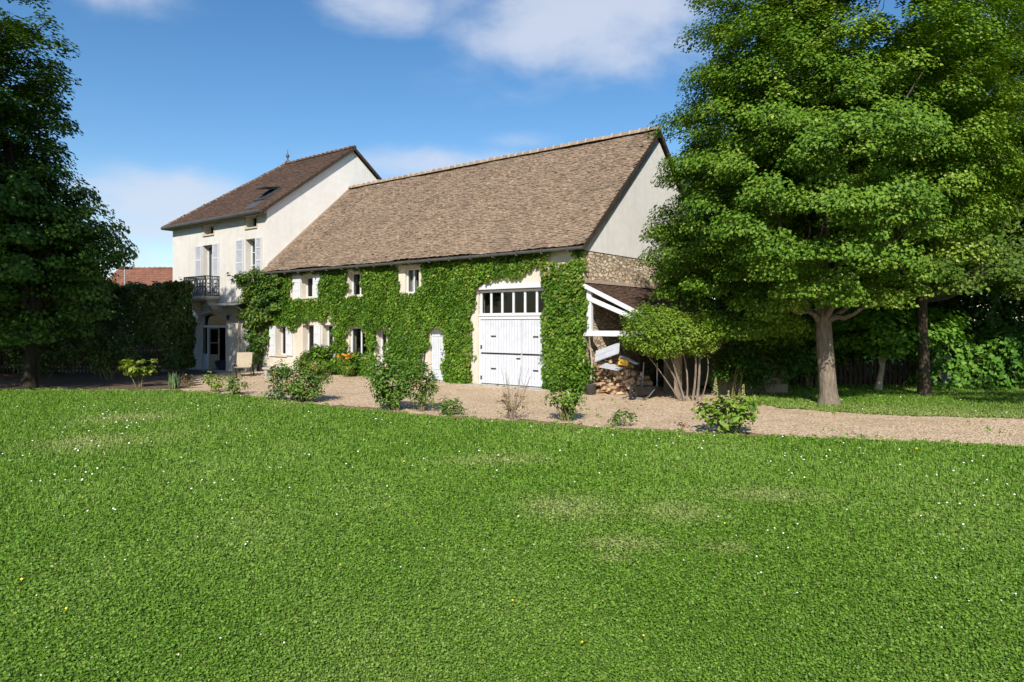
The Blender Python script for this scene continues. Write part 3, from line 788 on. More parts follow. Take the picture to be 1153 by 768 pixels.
def window(parent, r, cols=2, rows=1, y=.2, fw=.055, mat='white', name='window', sill=None, curtain=None, cmat='curtain', bar=.035, tr=None):
    a, b, c, d = r
    mb = MB()
    mb.box(a, a+fw, y, y+.06, c, d); mb.box(b-fw, b, y, y+.06, c, d)
    mb.box(a+fw, b-fw, y, y+.06, c, c+fw); mb.box(a+fw, b-fw, y, y+.06, d-fw, d)
    for i in range(1, cols):
        x = a+(b-a)*i/cols; k = bar*(1.6 if cols == 2 else 1.0)
        mb.box(x-k/2, x+k/2, y+.004, y+.056, c+fw, d-fw)
    for j in range(1, rows):
        z = c+(d-c)*j/rows
        mb.box(a+fw, b-fw, y+.008, y+.05, z-bar/2, z+bar/2)
    wf = mb.build(name, M[mat], parent, bevel=.004)
    g = MB().quad((a+fw*.5, y+.03, c+fw*.5), (b-fw*.5, y+.03, c+fw*.5), (b-fw*.5, y+.03, d-fw*.5), (a+fw*.5, y+.03, d-fw*.5)).build('pane', M['glass'], wf)
    if sill:
        MB().box(a-.06, b+.06, -.06, y, c-.07, c+.002).build('sill', M[sill], wf, bevel=.008)
    if curtain:
        f0, f1 = curtain; mbc = MB(); n = 14
        xs = [a+(b-a)*(f0+(f1-f0)*i/n) for i in range(n+1)]
        for i in range(n):
            y0 = y+.17+.03*math.sin(i*1.9); y1 = y+.17+.03*math.sin((i+1)*1.9)
            mbc.quad((xs[i], y0, c), (xs[i+1], y1, c), (xs[i+1], y1, d), (xs[i], y0, d))
        mbc.build('curtain', M[cmat], wf)
    return wf
def shutter(parent, a, b, c, d, y=-.055, louvre=True, mat='shutter', th=.04):
    mb = MB(); fw = min(.07, (b-a)*.2)
    mb.box(a, a+fw, y, y+th, c, d); mb.box(b-fw, b, y, y+th, c, d)
    zs = [c, c+(d-c)*.36, c+(d-c)*.7, d-fw]
    for z in zs: mb.box(a+fw, b-fw, y, y+th, z, z+fw)
    if louvre:
        n = int((d-c)/.055)
        for i in range(n):
            z = c+fw*.7+(d-c-fw*1.4)*i/n
            mb.add([(a+fw, y+.004, z), (b-fw, y+.004, z), (b-fw, y+th-.006, z+.045), (a+fw, y+th-.006, z+.045)], [(0, 1, 2, 3)])
        mb.quad((a+fw, y+th-.003, c), (b-fw, y+th-.003, c), (b-fw, y+th-.003, d), (a+fw, y+th-.003, d))
    else:
        mb.box(a+fw, b-fw, y+.008, y+th-.004, c+fw, d-fw)
    return mb.build('shutter', M[mat], parent)

window(barn, OPS['upA'], 2, 1, .24, sill='cutstone')
window(barn, OPS['upB'], 2, 1, .2, sill='cutstone')
window(barn, OPS['upC'], 2, 1, .1, sill='cutstone', curtain=(.1, .45))
window(barn, OPS['lowA'], 2, 1, .26, sill='cutstone', curtain=(.3, 1), cmat='brown_curtain')
window(barn, OPS['lowB'], 2, 1, .26, sill='cutstone', curtain=(.35, .75), cmat='brown_curtain')
window(barn, OPS['lowC'], 2, 1, .26, sill='cutstone', curtain=(.3, 1), cmat='brown_curtain')
window(barn, OPS['lowD'], 2, 1, .1, .07, sill='cutstone')
# stone lintel over the small upper window
a, b, c, d = OPS['upC']
MB().box(a-.16, b+.14, -.07, .03, d, d+.13).build('lintel', M['cutstone'], barn, bevel=.01)
for (px0, px1, py0, py1) in ((330.8, 339.3, 310.5, 337), (353.4, 361.8, 309, 335.5), (304.2, 311, 367, 401), (322.7, 329.8, 367, 400.5), (354.4, 361.4, 366, 401), (376, 381, 367, 402)):
    r = rect(px0, px1, py0, py1); shutter(barn, *r, mat='white', louvre=False)
# panelled front door standing in its recess
a, b, c, d = OPS['doorA']
mb = MB(); mb.box(a, a+.07, .22, .28, c, d); mb.box(b-.07, b, .22, .28, c, d); mb.box(a+.07, b-.07, .22, .28, d-.07, d)
mb.box(a+.32, a+.40, .2, .26, c+.01, d-.08); mb.box(a+.07, a+.32, .235, .26, c+.01, c+.7)
dr = mb.build('entrance_door', M['white'], barn, bevel=.005)
MB().quad((a+.07, .25, c+.7), (a+.33, .25, c+.7), (a+.33, .25, d-.07), (a+.07, .25, d-.07)).build('pane', M['glass'], dr)
# plain white side door with arched head trim
a, b, c, d = OPS['doorB']
dd = MB().box(a+.004, b-.004, .05, .09, c+.03, d-.004).build('side_door', M['boards'], barn, bevel=.004)
for hz in (.4, 1.55): MB().box(a+.05, b-.15, .035, .051, c+hz, c+hz+.05).build('strap_hinge', M['white'], dd)
MB().tube([(b-.13, .05, c+.98), (b-.13, 0., c+.98), (b-.23, -.002, c+.98)], .012, 6).build('handle', M['iron'], dd)
MB().box(a-.05, b+.05, -.25, .3, -.05, c+.026).build('doorstep', M['cement'], barn, bevel=.01)
# garage: transom lights over two pairs of split doors
a, b, c, d = OPS['garage']
pm = 577
z_tb = fz(pm, 359.5); z_tt = fz(pm, 355); z_split = fz(pm, 398.5)
gw = window(barn, (a+.02, b-.02, z_tt, d-.02), 6, 1, .10, .075, name='transom_window', bar=.075)
mb = MB(); mb.box(a+.0, b, .06, .2, z_tb, z_tt); mb.box(a+.0, b, .03, .16, z_tt-.02, z_tt+.03)
mb.box(a, a+.05, .06, .2, c, z_tb); mb.box(b-.05, b, .06, .2, c, z_tb)
gf = mb.build('door_frame', M['white'], barn, bevel=.006)
mid = fx(585.5)
cnt = 0
for (x0, x1) in ((a+.055, mid-.012), (mid+.012, b-.055)):
    for (z0, z1) in ((c+.03, z_split-.012), (z_split+.012, z_tb-.008)):
        dl = MB().box(x0, x1, .09, .135, z0, z1).build('garage_door', M['boards'], barn, bevel=.004)
        hx = x0+.45 if x0 < mid-.1 else x1-.55
        hz = z0+(z1-z0)*.5
        MB().box(hx, hx+.2, .07, .092, hz-.02, hz+.02).build('pull_handle', M['iron'], dl)
        ex = x0 if x0 < mid-.1 else x1-.05
        MB().box(ex, ex+.05, .065, .092, z0+.12, z0+.24).build('hinge', M['iron'], dl)
        if z0 < .5:
            mbb = MB(); mbb.box(x0+.02, x1-.02, .078, .091, z1-.022, z1+.004)
            mbb.build('drip_rail', M['iron'], dl)
MB().box(mid-.2, mid-.05, .06, .092, z_split-.16, z_split-.13).build('latch', M['iron'], gf)
MB().box(a-.12, b+.12, -.05, .02, d, d+.16).build('garage_lintel', M['white'], barn, bevel=.01)
MB().box(a-.3, b+.2, -.5, .06, -.06, .028).build('threshold', M['cement'], barn, bevel=.01)
# low plinth along the wall foot
for x0, x1 in ((-BL, OPS['doorA'][0]-.05), (OPS['doorA'][1]+.05, OPS['doorB'][0]-.06), (OPS['doorB'][1]+.06, OPS['garage'][0]-.31)):
    MB().box(x0, x1, -.05, .002, -.3, .16).build('plinth', M['cement'], barn, bevel=.01)

# ------------------------------------------------------------------ the farmhouse
HX0, HX1, HE, HR, HD = -25.2, -16.5, 7.1, 10.66, 9.48
HB = -.32
house = empty('farmhouse', W(HX1, 0), TH, 'tall cream farmhouse with brown hipped roof and iron balcony', 'house')
ORG[house.name] = (HX1, 0, 0)
hL = rect(228, 239.8, 276, 334); hR = rect(276.3, 288, 269, 312); aL = rect(229.5, 240.5, 253, 264); aR = rect(277, 289, 243, 256)
hD = rect(221.5, 254.5, 352, 415.5); hD = (hD[0], hD[1], -.24, hD[3]-.0)
hS = rect(272, 283, 366, 405)
z_sp = hD[3]-.42
mb = MB()
wall_cells(mb, HX0, HX1, HB, HE, [hL, hR, aL, aR, hD, hS], .44)
# segmental arch infill over the ground floor door
a, b, c, d = hD; n = 14
hw = (b-a)/2; rise = d-z_sp
arc = [(a+(b-a)*i/n, z_sp+rise*math.sqrt(max(0, 1-((i/n-.5)*2)**2))**.9) for i in range(n+1)]
for (x0, z0), (x1, z1) in zip(arc, arc[1:]):
    if min(z0, z1) < d-1e-4 or True:
        mb.quad((x0, .001, z0), (x1, .001, z1), (x1, .001, d), (x0, .001, d))
        mb.quad((x0, .001, z0), (x0, .34, z0), (x1, .34, z1), (x1, .001, z1))
mb.quad((HX1, 0, HB), (HX1, .44, HB), (HX1, .44, HE), (HX1, 0, HE)); mb.quad((HX0, 0, HB), (HX0, 0, HE), (HX0, .44, HE), (HX0, .44, HB))
mb.build('front_wall', M['house_wall'], house)
mb = MB()   # right gable wall above the barn
hm = HD/2
mb.prism([(HX1-.36, .004, HB), (HX1-.36, HD, HB), (HX1-.36, HD, HE), (HX1-.36, hm, HR-.05), (HX1-.36, .004, HE-.045)], (.364, 0, 0))
mb.build('gable_wall', M['house_side'], house)
mb = MB()
mb.box(HX0, HX0+.3, .445, HD, HB, HE); mb.box(HX0+.3, HX1-.36, HD-.3, HD, HB, HE)
mb.build('back_wall', M['house_wall'], house)
mb = MB()
mb.quad((HX0+.3, .44, HB+.03), (HX1-.36, .44, HB+.03), (HX1-.36, HD-.3, HB+.03), (HX0+.3, HD-.3, HB+.03))
mb.quad((HX0+.3, .44, 2.9), (HX1-.36, .44, 2.9), (HX1-.36, HD-.3, 2.9), (HX0+.3, HD-.3, 2.9))
mb.build('floor_boards', M['dark_wood'], house)
MB().box(HX0+.35, HX1-.4, 1.6, 1.7, HB+.05, 2.88).build('dark_room_panel', M['rubber'], house)  # added near-black panel that keeps the room behind the door dark
# cornice and eaves
mb = MB(); mb.box(HX0-.12, HX1-.002, -.12, -.002, HE-.2, HE-.05)
mb.box(HX0-.12, HX0-.002, 0, HD, HE-.2, HE-.05)
mb.build('cornice', M['cutstone'], house, bevel=.015)
# roof: gable at the right, hip at the left
hsl = math.hypot(hm, HR-HE); hca, hsa = hm/hsl, (HR-HE)/hsl
ov = .42; hip = 3.0
Ez = HE-ov*hsa+.14
XL = HX0-.34; XR = HX1+.15
ridL = HX0+hip
roof = MB()
# body of the roof (solid)
E = [(XL, -ov*hca, Ez), (XR, -ov*hca, Ez), (XR, HD+ov*hca, Ez), (XL, HD+ov*hca, Ez), (ridL, hm, HR+.1), (XR, hm, HR+.1)]
lo = [(p[0], p[1], p[2]-.09) for p in E]
roof.add(E+lo, [(0, 1, 5, 4), (2, 3, 4, 5), (3, 0, 4), (1, 2, 5)] if False else [(0, 1, 5, 4), (2, 3, 4, 5), (3, 0, 4), (6, 10, 11, 7), (8, 11, 10, 9), (9, 10, 6), (0, 6, 7, 1), (2, 8, 9, 3), (3, 9, 6, 0), (1, 7, 11, 5), (5, 11, 8, 2)], 1, .3)
flen = hsl+ov; fw_ = XR-XL
hipx = ridL-XL
def ins_front(u, v): return v < flen and u > hipx*(v/flen)-.02 and u < fw_
Vh = Vector((0, hm+ov*hca, HR+.1-Ez)).normalized(); Nh = Vector((0, -Vh.z, Vh.y))
tile_field(roof, Vector((XL, -ov*hca, Ez))+Nh*.004, (1, 0, 0), Vh, Nh, ins_front, fw_, flen, .2, .13, .018, .7, 21)
tile_field(roof, Vector((XR, HD+ov*hca, Ez))+Vector((0, Vh.z, Vh.y))*.004, (-1, 0, 0), (0, -Vh.y, Vh.z), (0, Vh.z, Vh.y), lambda u, v: v < flen-.36 and u < fw_-hipx*(v/flen), fw_, flen, .4, .26, .018, .7, 22)
Vl = Vector((hipx, 0, HR+.1-Ez)); ll = Vl.length; Vl.normalize(); Nl = Vector((-Vl.z, 0, Vl.x)); dl_ = HD+2*ov*hca
tile_field(roof, Vector((XL, HD+ov*hca, Ez))+Nl*.004, (0, -1, 0), Vl, Nl, lambda u, v: v < ll and dl_/2*(v/ll) < u < dl_-dl_/2*(v/ll), dl_, ll, .2, .13, .018, .7, 23)
hro = roof.build('roof', [M['tile_dark'], M['dark_wood']], house)
mb = MB(); ridge_row(mb, (ridL, hm, HR+.12), (XR, hm, HR+.12), .12, .36, 8)
ridge_row(mb, (XL, -ov*hca, Ez+.03), (ridL, hm, HR+.12), .11, .36, 9); ridge_row(mb, (XL, HD+ov*hca, Ez+.03), (ridL, hm, HR+.12), .11, .36, 10)
mb.build('ridge_tiles', [M['tile_dark'], M['mortar_dark']], hro)
mb = MB(); mb.lathe([(.10, 0), (.11, .06), (.05, .1), (.04, .22), (.09, .3), (.1, .36), (.05, .42), (.02, .52), (.015, .68), (.001, .7)], (ridL+.15, hm, HR+.2), 12)
mb.build('finial', M['zinc'], hro, smooth=True)
mb = MB(); mb.tube([(XL, -ov*hca-.05, Ez-.02), (XR-.02, -ov*hca-.05, Ez-.03)], .085, 10); mb.tube([(XL-.05, -ov*hca, Ez-.02), (XL-.05, HD, Ez-.02)], .075, 10)
mb.build('gutter', M['zinc'], house)
mb = MB()
for (y0, z0, y1, z1) in ((-ov*hca, Ez-.1, hm, HR-.01), (HD+ov*hca, Ez-.1, hm, HR-.01)):
    mb.prism([(XR+.003, y0, z0-.03), (XR+.003, y1, z1-.03), (XR+.003, y1, z1+.125), (XR+.003, y0, z0+.125)], (.03, 0, 0))
mb.build('verge_board', M['dark_wood'], house)
# roof window, tilted open
def rp(u, v, h): return Vector((XL, -ov*hca, Ez))+Vector((1, 0, 0))*u+Vh*v+Nh*h
mb = MB(); u0, u1, v0, v1 = 7.05, 7.95, 1.15, 2.3
for (ua, ub, va, vb) in ((u0, u0+.08, v0, v1), (u1-.08, u1, v0, v1), (u0+.08, u1-.08, v0, v0+.08), (u0+.08, u1-.08, v1-.08, v1)):
    mb.prism([rp(ua, va, .0), rp(ub, va, .0), rp(ub, vb, .0), rp(ua, vb, .0)], Nh*.12)
mb.prism([rp(u0, v0-.7, .022), rp(u1, v0-.7, .022), rp(u1, v0, .022), rp(u0, v0, .022)], Nh*.012)
sk = mb.build('roof_window', M['zinc'], hro)
MB().quad(rp(u0+.07, v0+.07, .07), rp(u1-.07, v0+.07, .07), rp(u1-.07, v1-.07, .07), rp(u0+.07, v1-.07, .07)).build('pane', M['glass'], sk)
mb = MB(); q0 = rp(u0, v1-.05, .13); q1 = rp(u1, v1-.05, .13); t_ = (Vh*-.62+Nh*.30)
mb.prism([q0, q1, q1+t_, q0+t_], Nh*.04); mb.build('sash', M['zinc'], sk)
# windows
window(house, aL, 1, 1, .3, sill='cutstone'); window(house, aR, 1, 1, .3, sill='cutstone')
window(house, hL, 2, 1, .27, .06, curtain=(0, .35)); window(house, hR, 2, 3, .3, sill='cutstone', curtain=(0, .62))
for (px0, px1, py0, py1) in ((220.3, 227.6, 277, 334), (240, 246.8, 274, 332), (266, 274.6, 270, 312), (288.2, 295.3, 267, 309)):
    shutter(house, *rect(px0, px1, py0, py1))
# cut-stone surrounds
def surround(r, wd=.14, mat='cutstone', y=-.02):
    a, b, c, d = r; mb = MB()
    mb.box(a-wd, a-.001, y, -.001, c, d+wd); mb.box(b+.001, b+wd, y, -.001, c, d+wd); mb.box(a-.001, b+.001, y, -.001, d+.001, d+wd)
    return mb.build('window_surround', M[mat], house)
surround(aL, .12, y=-.012); surround(aR, .12, y=-.012)
# balcony
bc = (hL[0]+hL[1])/2+.05; bw = 1.08; bz = hL[2]-.02; bd = .72
bal = MB().box(bc-bw, bc+bw, -bd, -.002, bz-.13, bz).box(bc-bw+.08, bc+bw-.08, -bd+.07, -.002, bz-.21, bz-.13).build('balcony', M['cutstone'], house, bevel=.012)
for sx in (-1, 1):
    xx = bc+sx*(bw-.28)
    prof = [(0, 0), (-.5, 0), (-.52, -.12), (-.40, -.2), (-.33, -.34), (-.18, -.5), (-.14, -.66), (0, -.72)]
    MB().prism([(xx-.1, y_-.002, bz-.212+z_) for y_, z_ in prof], (.2, 0, 0)).build('bracket', M['cutstone'], bal, bevel=.01)
mb = MB(); hr = .95
def rail_side(p, q):
    p = Vector(p); q = Vector(q); d = q-p; L = d.length; d.normalize(); up = Vector((0, 0, 1))
    for h, r_ in ((.04, .018), (hr-.14, .014), (hr, .026), (.16, .013)): mb.tube([p+up*h, q+up*h], r_, 6)
    n = max(2, round(L/.27))
    for i in range(n+1): mb.tube([p+d*(L*i/n), p+d*(L*i/n)+up*hr],   .016 if 0 < i < n else .024, 6)
    for i in range(n):
        cx = p+d*(L*(i+.5)/n)
        w_ = L/n*.46
        for (z0, rr) in ((.30, w_*.95), (.52, w_*.8), (.70, w_*.9), (.88, w_*.45), (.10, w_*.4)):
            mb.tube([cx+up*z0+d*math.cos(t*math.pi/5)*rr+up*math.sin(t*math.pi/5)*rr*.85 for t in range(11)], .015, 5, cap=False)
        for sg in (-1, 1):
            sp_ = [cx+up*(.41+.012*k)+d*sg*(.02+.016*k*math.cos(k*.9))+up*.05*math.sin(k*.9) for k in range(7)]
            mb.tube(sp_, .014, 5)
rail_side((bc-bw+.04, -bd+.04, bz), (bc+bw-.04, -bd+.04, bz)); rail_side((bc-bw+.04, -bd+.04, bz), (bc-bw+.04, -.01, bz)); rail_side((bc+bw-.04, -bd+.04, bz), (bc+bw-.04, -.01, bz))
mb.build('railing', M['iron'], bal)
# arched glazed door with side lights, both leaves open
a, b, c, d = hD; yd = .24
mb = MB(); ts = .07
zt = fz(238, 369)
mb.box(a, b, yd, yd+.09, zt, zt+.11)
mb.box(a, a+ts, yd, yd+.07, c, zt); mb.box(b-ts, b, yd, yd+.07, c, zt)
xq = a+(b-a)*.22; xr = a+(b-a)*.84
mb.box(xq-.04, xq+.04, yd, yd+.07, c, zt); mb.box(xr-.03, xr+.03, yd, yd+.07, c, zt)
mb.box(a+ts, xq-.04, yd+.01, yd+.05, c, c+.75); mb.box(xr+.03, b-ts, yd+.01, yd+.05, c, c+.3)
for (x0, z0), (x1, z1) in zip(arc, arc[1:]):
    mb.add([(x0, yd, z0), (x1, yd, z1), (x1, yd, z1-.07), (x0, yd, z0-.07)], [(0, 1, 2, 3)])
mb.box(a, a+.22, yd+.001, yd+.05, zt+.11, d-.22)
gd = mb.build('arched_door', M['white'], house)
MB().quad((a+ts, yd+.035, c+.75), (xq-.03, yd+.035, c+.75), (xq-.03, yd+.035, zt), (a+ts, yd+.035, zt)).build('side_pane', M['glass'], gd); MB().quad((xr+.03, yd+.035, c+.3), (b-ts, yd+.035, c+.3), (b-ts, yd+.035, zt), (xr+.03, yd+.035, zt)).build('side_pane', M['glass'], gd)
fan = MB().add([(x_, yd+.04, z_-.03) for x_, z_ in arc]+[(b, yd+.04, zt+.1), (a, yd+.04, zt+.1)], [tuple(range(n+3))[::-1]]).build('fanlight_pane', M['glass'], gd)
# one leaf swung slightly inwards
def leaf_door(x0, ang, wd, name):
    m2 = MB(); cs, sn = math.cos(ang), math.sin(ang)
    P = lambda u, t, z: (x0+u*cs-t*sn, yd+.03+u*sn+t*cs, z)
    def bx(u0, u1, z0, z1, t=.04):
        m2.add([P(u0, 0, z0), P(u1, 0, z0), P(u1, t, z0), P(u0, t, z0), P(u0, 0, z1), P(u1, 0, z1), P(u1, t, z1), P(u0, t, z1)], [(0, 3, 2, 1), (4, 5, 6, 7), (0, 1, 5, 4), (1, 2, 6, 5), (2, 3, 7, 6), (3, 0, 4, 7)])
    bx(0, .08, c+.03, zt); bx(wd-.08, wd, c+.03, zt); bx(.08, wd-.08, c+.03, c+.75); bx(.08, wd-.08, zt-.08, zt); bx(.08, wd-.08, c+1.3, c+1.34)
    o = m2.build(name, M['cream'], gd)
    MB().quad(P(.08, .02, c+.75), P(wd-.08, .02, c+.75), P(wd-.08, .02, zt-.08), P(.08, .02, zt-.08)).build('pane', M['glass'], o)
leaf_door(xq+.05, R(12), .72, 'door_leaf')
leaf_door(xr-.05, R(100), .68, 'door_leaf')
MB().box(a-.15, b+.15, -.45, .2, HB, c+.025).build('doorstep', M['cement'], house, bevel=.015)
# side window with closed grey shutter, drain pipe, lamp, small glass canopy
window(house, hS, 1, 1, .2, sill='cutstone')
shutter(house, hS[0]+.45, hS[1]+.3, hS[2], hS[3], mat='shutter')
px_ = fx(270.5)
mb = MB(); mb.tube([(px_, -.07, HB), (px_, -.07, fz(270, 346)), (px_, -.07, 6.6 if False else fz(270, 344))], .045, 10)
mb.build('drain_pipe', M['cutstone'], house)
lx_, lz_ = F(261, 356)
lo_ = MB(); lo_.tube([(lx_, 0, lz_+.06), (lx_, -.14, lz_+.1), (lx_, -.2, lz_+.04)], .012, 6); lo_.lathe([(.03, .05), (.09, .0), (.075, -.02), (.06, -.16), (.03, -.19), (.001, -.2)], (lx_, -.2, lz_), 10)
lo_.build('wall_lantern', M['iron'], house)
c0x, c1x = fx(250), fx(283); cz = fz(265, 343)
mb = MB(); mb.prism([(c0x, -.002, cz+.10), (c1x, -.002, cz+.10), (c1x, -.9, cz-.08), (c0x, -.9, cz-.08)], (0, 0, .035)); mb.tube([(c0x+.1, -.01, cz-.45), (c0x+.1, -.8, cz-.08)], .014, 6); mb.tube([(c1x-.1, -.01, cz-.45), (c1x-.1, -.8, cz-.08)], .014, 6)
mb.build('door_canopy', M['grey_metal'], house)

# ------------------------------------------------------------------ the lean-to wood shed on the barn's gable
LW = 3.0; LZ0, LZ1 = 3.18, 1.78; LD = 8.6
shed = empty('wood_shed', W(LW/2, 0), TH, 'open lean-to woodshed with white timber truss on the barn gable', 'shed')
ORG[shed.name] = (LW/2, 0, 0)
def lz(x): return LZ0+(LZ1-LZ0)*x/LW
rf = MB(); s2 = math.hypot(LW, LZ0-LZ1); Uu = Vector((0, 1, 0)); Vv2 = Vector((-LW/s2, 0, (LZ0-LZ1)/s2)); N2 = Vector(((LZ0-LZ1)/s2, 0, LW/s2))
E0 = Vector((LW+.2, -.1, lz(LW+.2)))
vl2 = s2*1.066
rf.prism([E0, E0+Uu*LD, E0+Uu*LD+Vv2*vl2, E0+Vv2*vl2], N2*-.06, 1, .3)
tile_field(rf, E0+N2*.004, Uu, Vv2, N2, lambda u, v: v < vl2-.02 and u < LD, LD, vl2, .2, .13, .02, 1.0, 31)
for i, p in enumerate(rf.v): rf.v[i] = (max(p[0], .005), p[1], p[2])
rf.build('roof', [M['tile_dark'], M['dark_wood']], shed)
mb = MB(); mb.box(.003, .10, -.1, LD-.1, LZ0+.03, LZ0+.13); mb.build('roof_flashing', M['mortar'], shed)
mb = MB(); mb.beam((0, -.13, LZ0-.03), (LW+.22, -.13, lz(LW+.22)-.03), .05, .12); mb.build('barge_board', M['white'], shed, bevel=.006)
mb = MB(); mb.beam((.15, -.02, LZ0-.42), (LW-.4, -.02, LZ1+.02), .1, .13); mb.build('brace', M['white'], shed, bevel=.006)
mb = MB(); mb.box(.1, .26, -.05, .07, 1.811, LZ0-.18); mb.build('king_post', M['white'], shed, bevel=.008)
mb = MB(); mb.box(.0, LW+.1, -.07, .09, 1.65, 1.81); mb.build('tie_beam', M['white'], shed, bevel=.01)
for yy in (0, 2.9, 5.8, 8.4):
    MB().box(LW-.16, LW, yy-.06, yy+.1, -.05, 1.628).build('post', M['weathered'], shed, bevel=.008)
mb = MB(); mb.box(LW-.14, LW-.02, .092, LD-.1, 1.63, 1.76); mb.build('eaves_beam', M['white'], shed)
mb = MB()
for yy in np.arange(.6, LD-.2, .7): mb.beam((.02, yy, LZ0-.1), (LW+.1, yy, lz(LW+.1)-.1), .07, .09)
mb.build('rafters', M['dark_wood'], shed)
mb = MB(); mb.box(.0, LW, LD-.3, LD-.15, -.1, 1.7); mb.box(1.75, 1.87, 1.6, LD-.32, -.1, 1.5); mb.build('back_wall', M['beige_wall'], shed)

# firewood: split logs stacked in front of the gable
logs = []
def make_log(seed):
    g = random.Random(seed); ln = g.uniform(.38, .5); k = g.choice((3, 4, 4, 5)); ph = g.uniform(0, 6.28)
    r0 = g.uniform(.055, .085)
    pf = [(math.cos(ph+2*math.pi*i/k)*r0*g.uniform(.8, 1.25), math.sin(ph+2*math.pi*i/k)*r0*g.uniform(.7, 1.1)) for i in range(k)]
    m2 = MB(); sh = g.uniform(-.02, .02)
    val = g.uniform(.15, .95)
    m2.prism([(x, -ln/2, z) for x, z in pf], (sh, ln, sh*.5), 0, val)
    return m2
protos = []
lbl = 'split firewood log heaped with others in the woodpile'
for i in range(9):
    o = make_log(100+i).build('firewood_log', M['wood'], bevel=.006)
    tag(o, lbl, 'log', 'split logs in the woodpile'); protos.append(o)
spots = []
g = random.Random(5)
for lay in range(11):
    z = .07+lay*.104
    x0 = .42+.02*lay; x1 = 2.02-.012*lay**1.6-(.35 if lay > 7 else 0)-(.3 if lay > 8 else 0)
    if lay >= 6: x1 = min(x1, 1.55-.14*(lay-6))
    nx = max(2, int((x1-x0)/.135))
    for i in range(nx):
        spots.append((x0+(x1-x0)*(i+.5)/nx+g.uniform(-.03, .03), .05+g.uniform(-.14, .12)+lay*.012, z+g.uniform(-.02, .02)))
for i, (x, y, z) in enumerate(spots):
    o = protos[i] if i < len(protos) else protos[i % len(protos)].copy()
    if i >= len(protos): C.objects.link(o)
    o.location = W(x, y, z); o.rotation_euler = (g.uniform(-.15, .15), g.uniform(0, 6.28), TH+g.choice((0, 0, .5, -.6, 1.2))+g.uniform(-.25, .25))
def at_shed(o, x, y, z, rx=0, ry=0, rz=0):
    o.location = W(x, y, z); o.rotation_euler = (rx, ry, TH+rz); return o
bo = MB().box(-.38, .38, -.25, .25, -.015, .015).box(-.38, .38, -.02, .02, .015, .03)
o1 = bo.build('wooden_board', M['paleboard'], bevel=.004); tag(o1, 'pale grey board lying tilted on the top of the woodpile', 'board')
at_shed(o1, .80, -.05, 1.2, R(38), R(-20), .2)
o2 = MB().box(-.3, .3, -.22, .22, -.012, .012).build('wooden_board', M['paleboard'], bevel=.004); tag(o2, 'white flat board halfway up the woodpile front', 'board')
at_shed(o2, 1.05, -.22, .80, R(12), R(8), .1)
o3 = MB().box(-.32, .32, -.06, .06, -.012, .012).build('wooden_board', M['paleboard'], bevel=.004); tag(o3, 'narrow grey lath above the yellow box on the woodpile', 'board')
at_shed(o3, 1.5, -.05, 1.0, R(10), R(18), -.2)
yb = MB(); yb.box(-.14, .14, -.1, .1, -.08, .06); yb.box(-.15, .15, -.11, .11, .06, .085); yb.box(-.05, .05, -.02, .02, .085, .11)
yo = yb.build('plastic_box', M['yellow'], bevel=.015); tag(yo, 'small yellow plastic box on the right of the woodpile', 'box'); at_shed(yo, 1.38, -.12, .93, 0, R(8), .2)
# poles leaning at the corner
mb = MB(); mb.tube([(0, 0, 0), (.05, .05, .9), (-.1, .12, 1.65)], [.028, .024, .02], 8); po = mb.build('wooden_pole', M['bark_pale'], smooth=True); tag(po, 'tall pale wooden pole leaning at the barn corner', 'pole'); at_shed(po, .40, -.35, .0)
mb = MB(); mb.tube([(0, 0, 0), (-.02, .08, 1.0)], [.024, .02], 8); mb.box(-.1, .1, -.02, .02, -.0, .2); po = mb.build('spade', M['bark_pale']); tag(po, 'short handled spade propped beside the tall pole', 'spade'); at_shed(po, .2, -.4, .0)
mb = MB(); mb.lathe([(.001, 0), (.13, 0), (.165, .3), (.175, .31), (.16, .3), (.125, .02), (.001, .02)], (0, 0, 0), 16)
bk = empty('bucket', W(.52, -.5, .0), TH, 'dark grey metal bucket beside the woodpile foot', 'bucket'); mb.build('bucket_body', M['zinc'], bk, smooth=True)
m2 = MB(); m2.tube([(.165*math.cos(t*math.pi/8), 0, .3+.13*math.sin(t*math.pi/8)) for t in range(9)], .006, 5); m2.build('bail_handle', M['grey_metal'], bk)
mb = MB(); 
for k in range(10):
    an = k*.63
rk = MB(); rk.lathe([(.001, .18), (.1, .17), (.19, .1), (.22, .0), (.2, -.05)], (0, 0, 0), 9)
rk.v = [(x*(1+.2*math.sin(i*1.7)), y*.75, z*(1+.15*math.sin(i*2.3))) for i, (x, y, z) in enumerate(rk.v)]
ro_ = rk.build('field_stone', M['cement'], smooth=False); tag(ro_, 'grey field stone at the foot of the ivy corner', 'stone'); ro_.location = W(.1, -.75, 0)
# wheelbarrow standing on its nose against the shed
wbx = W(2.15, -.35, 0)
wb = empty('wheelbarrow', wbx, TH, 'dark wheelbarrow with grey tube handles beside the woodpile', 'wheelbarrow')
tray = [(-.32, -.3, .35), (.32, -.3, .35), (.26, .35, .32), (-.26, .35, .32)]; low = [(-.2, -.16, .12), (.2, -.16, .12), (.16, .22, .12), (-.16, .22, .12)]
MB().add(tray+low, [(0, 1, 5, 4), (1, 2, 6, 5), (2, 3, 7, 6), (3, 0, 4, 7), (4, 5, 6, 7)]).build('tray', M['rubber'], wb)
mb = MB()
for sx in (-1, 1): mb.tube([(sx*.28, -.75, .05), (sx*.26, -.3, .1), (sx*.22, .25, .32), (sx*.2, .3, .95)], .017, 7)
mb.tube([(-.24, -.45, .03), (.24, -.45, .03)], .015, 6)
mb.build('handles', M['grey_metal'], wb, smooth=True)
mb = MB()
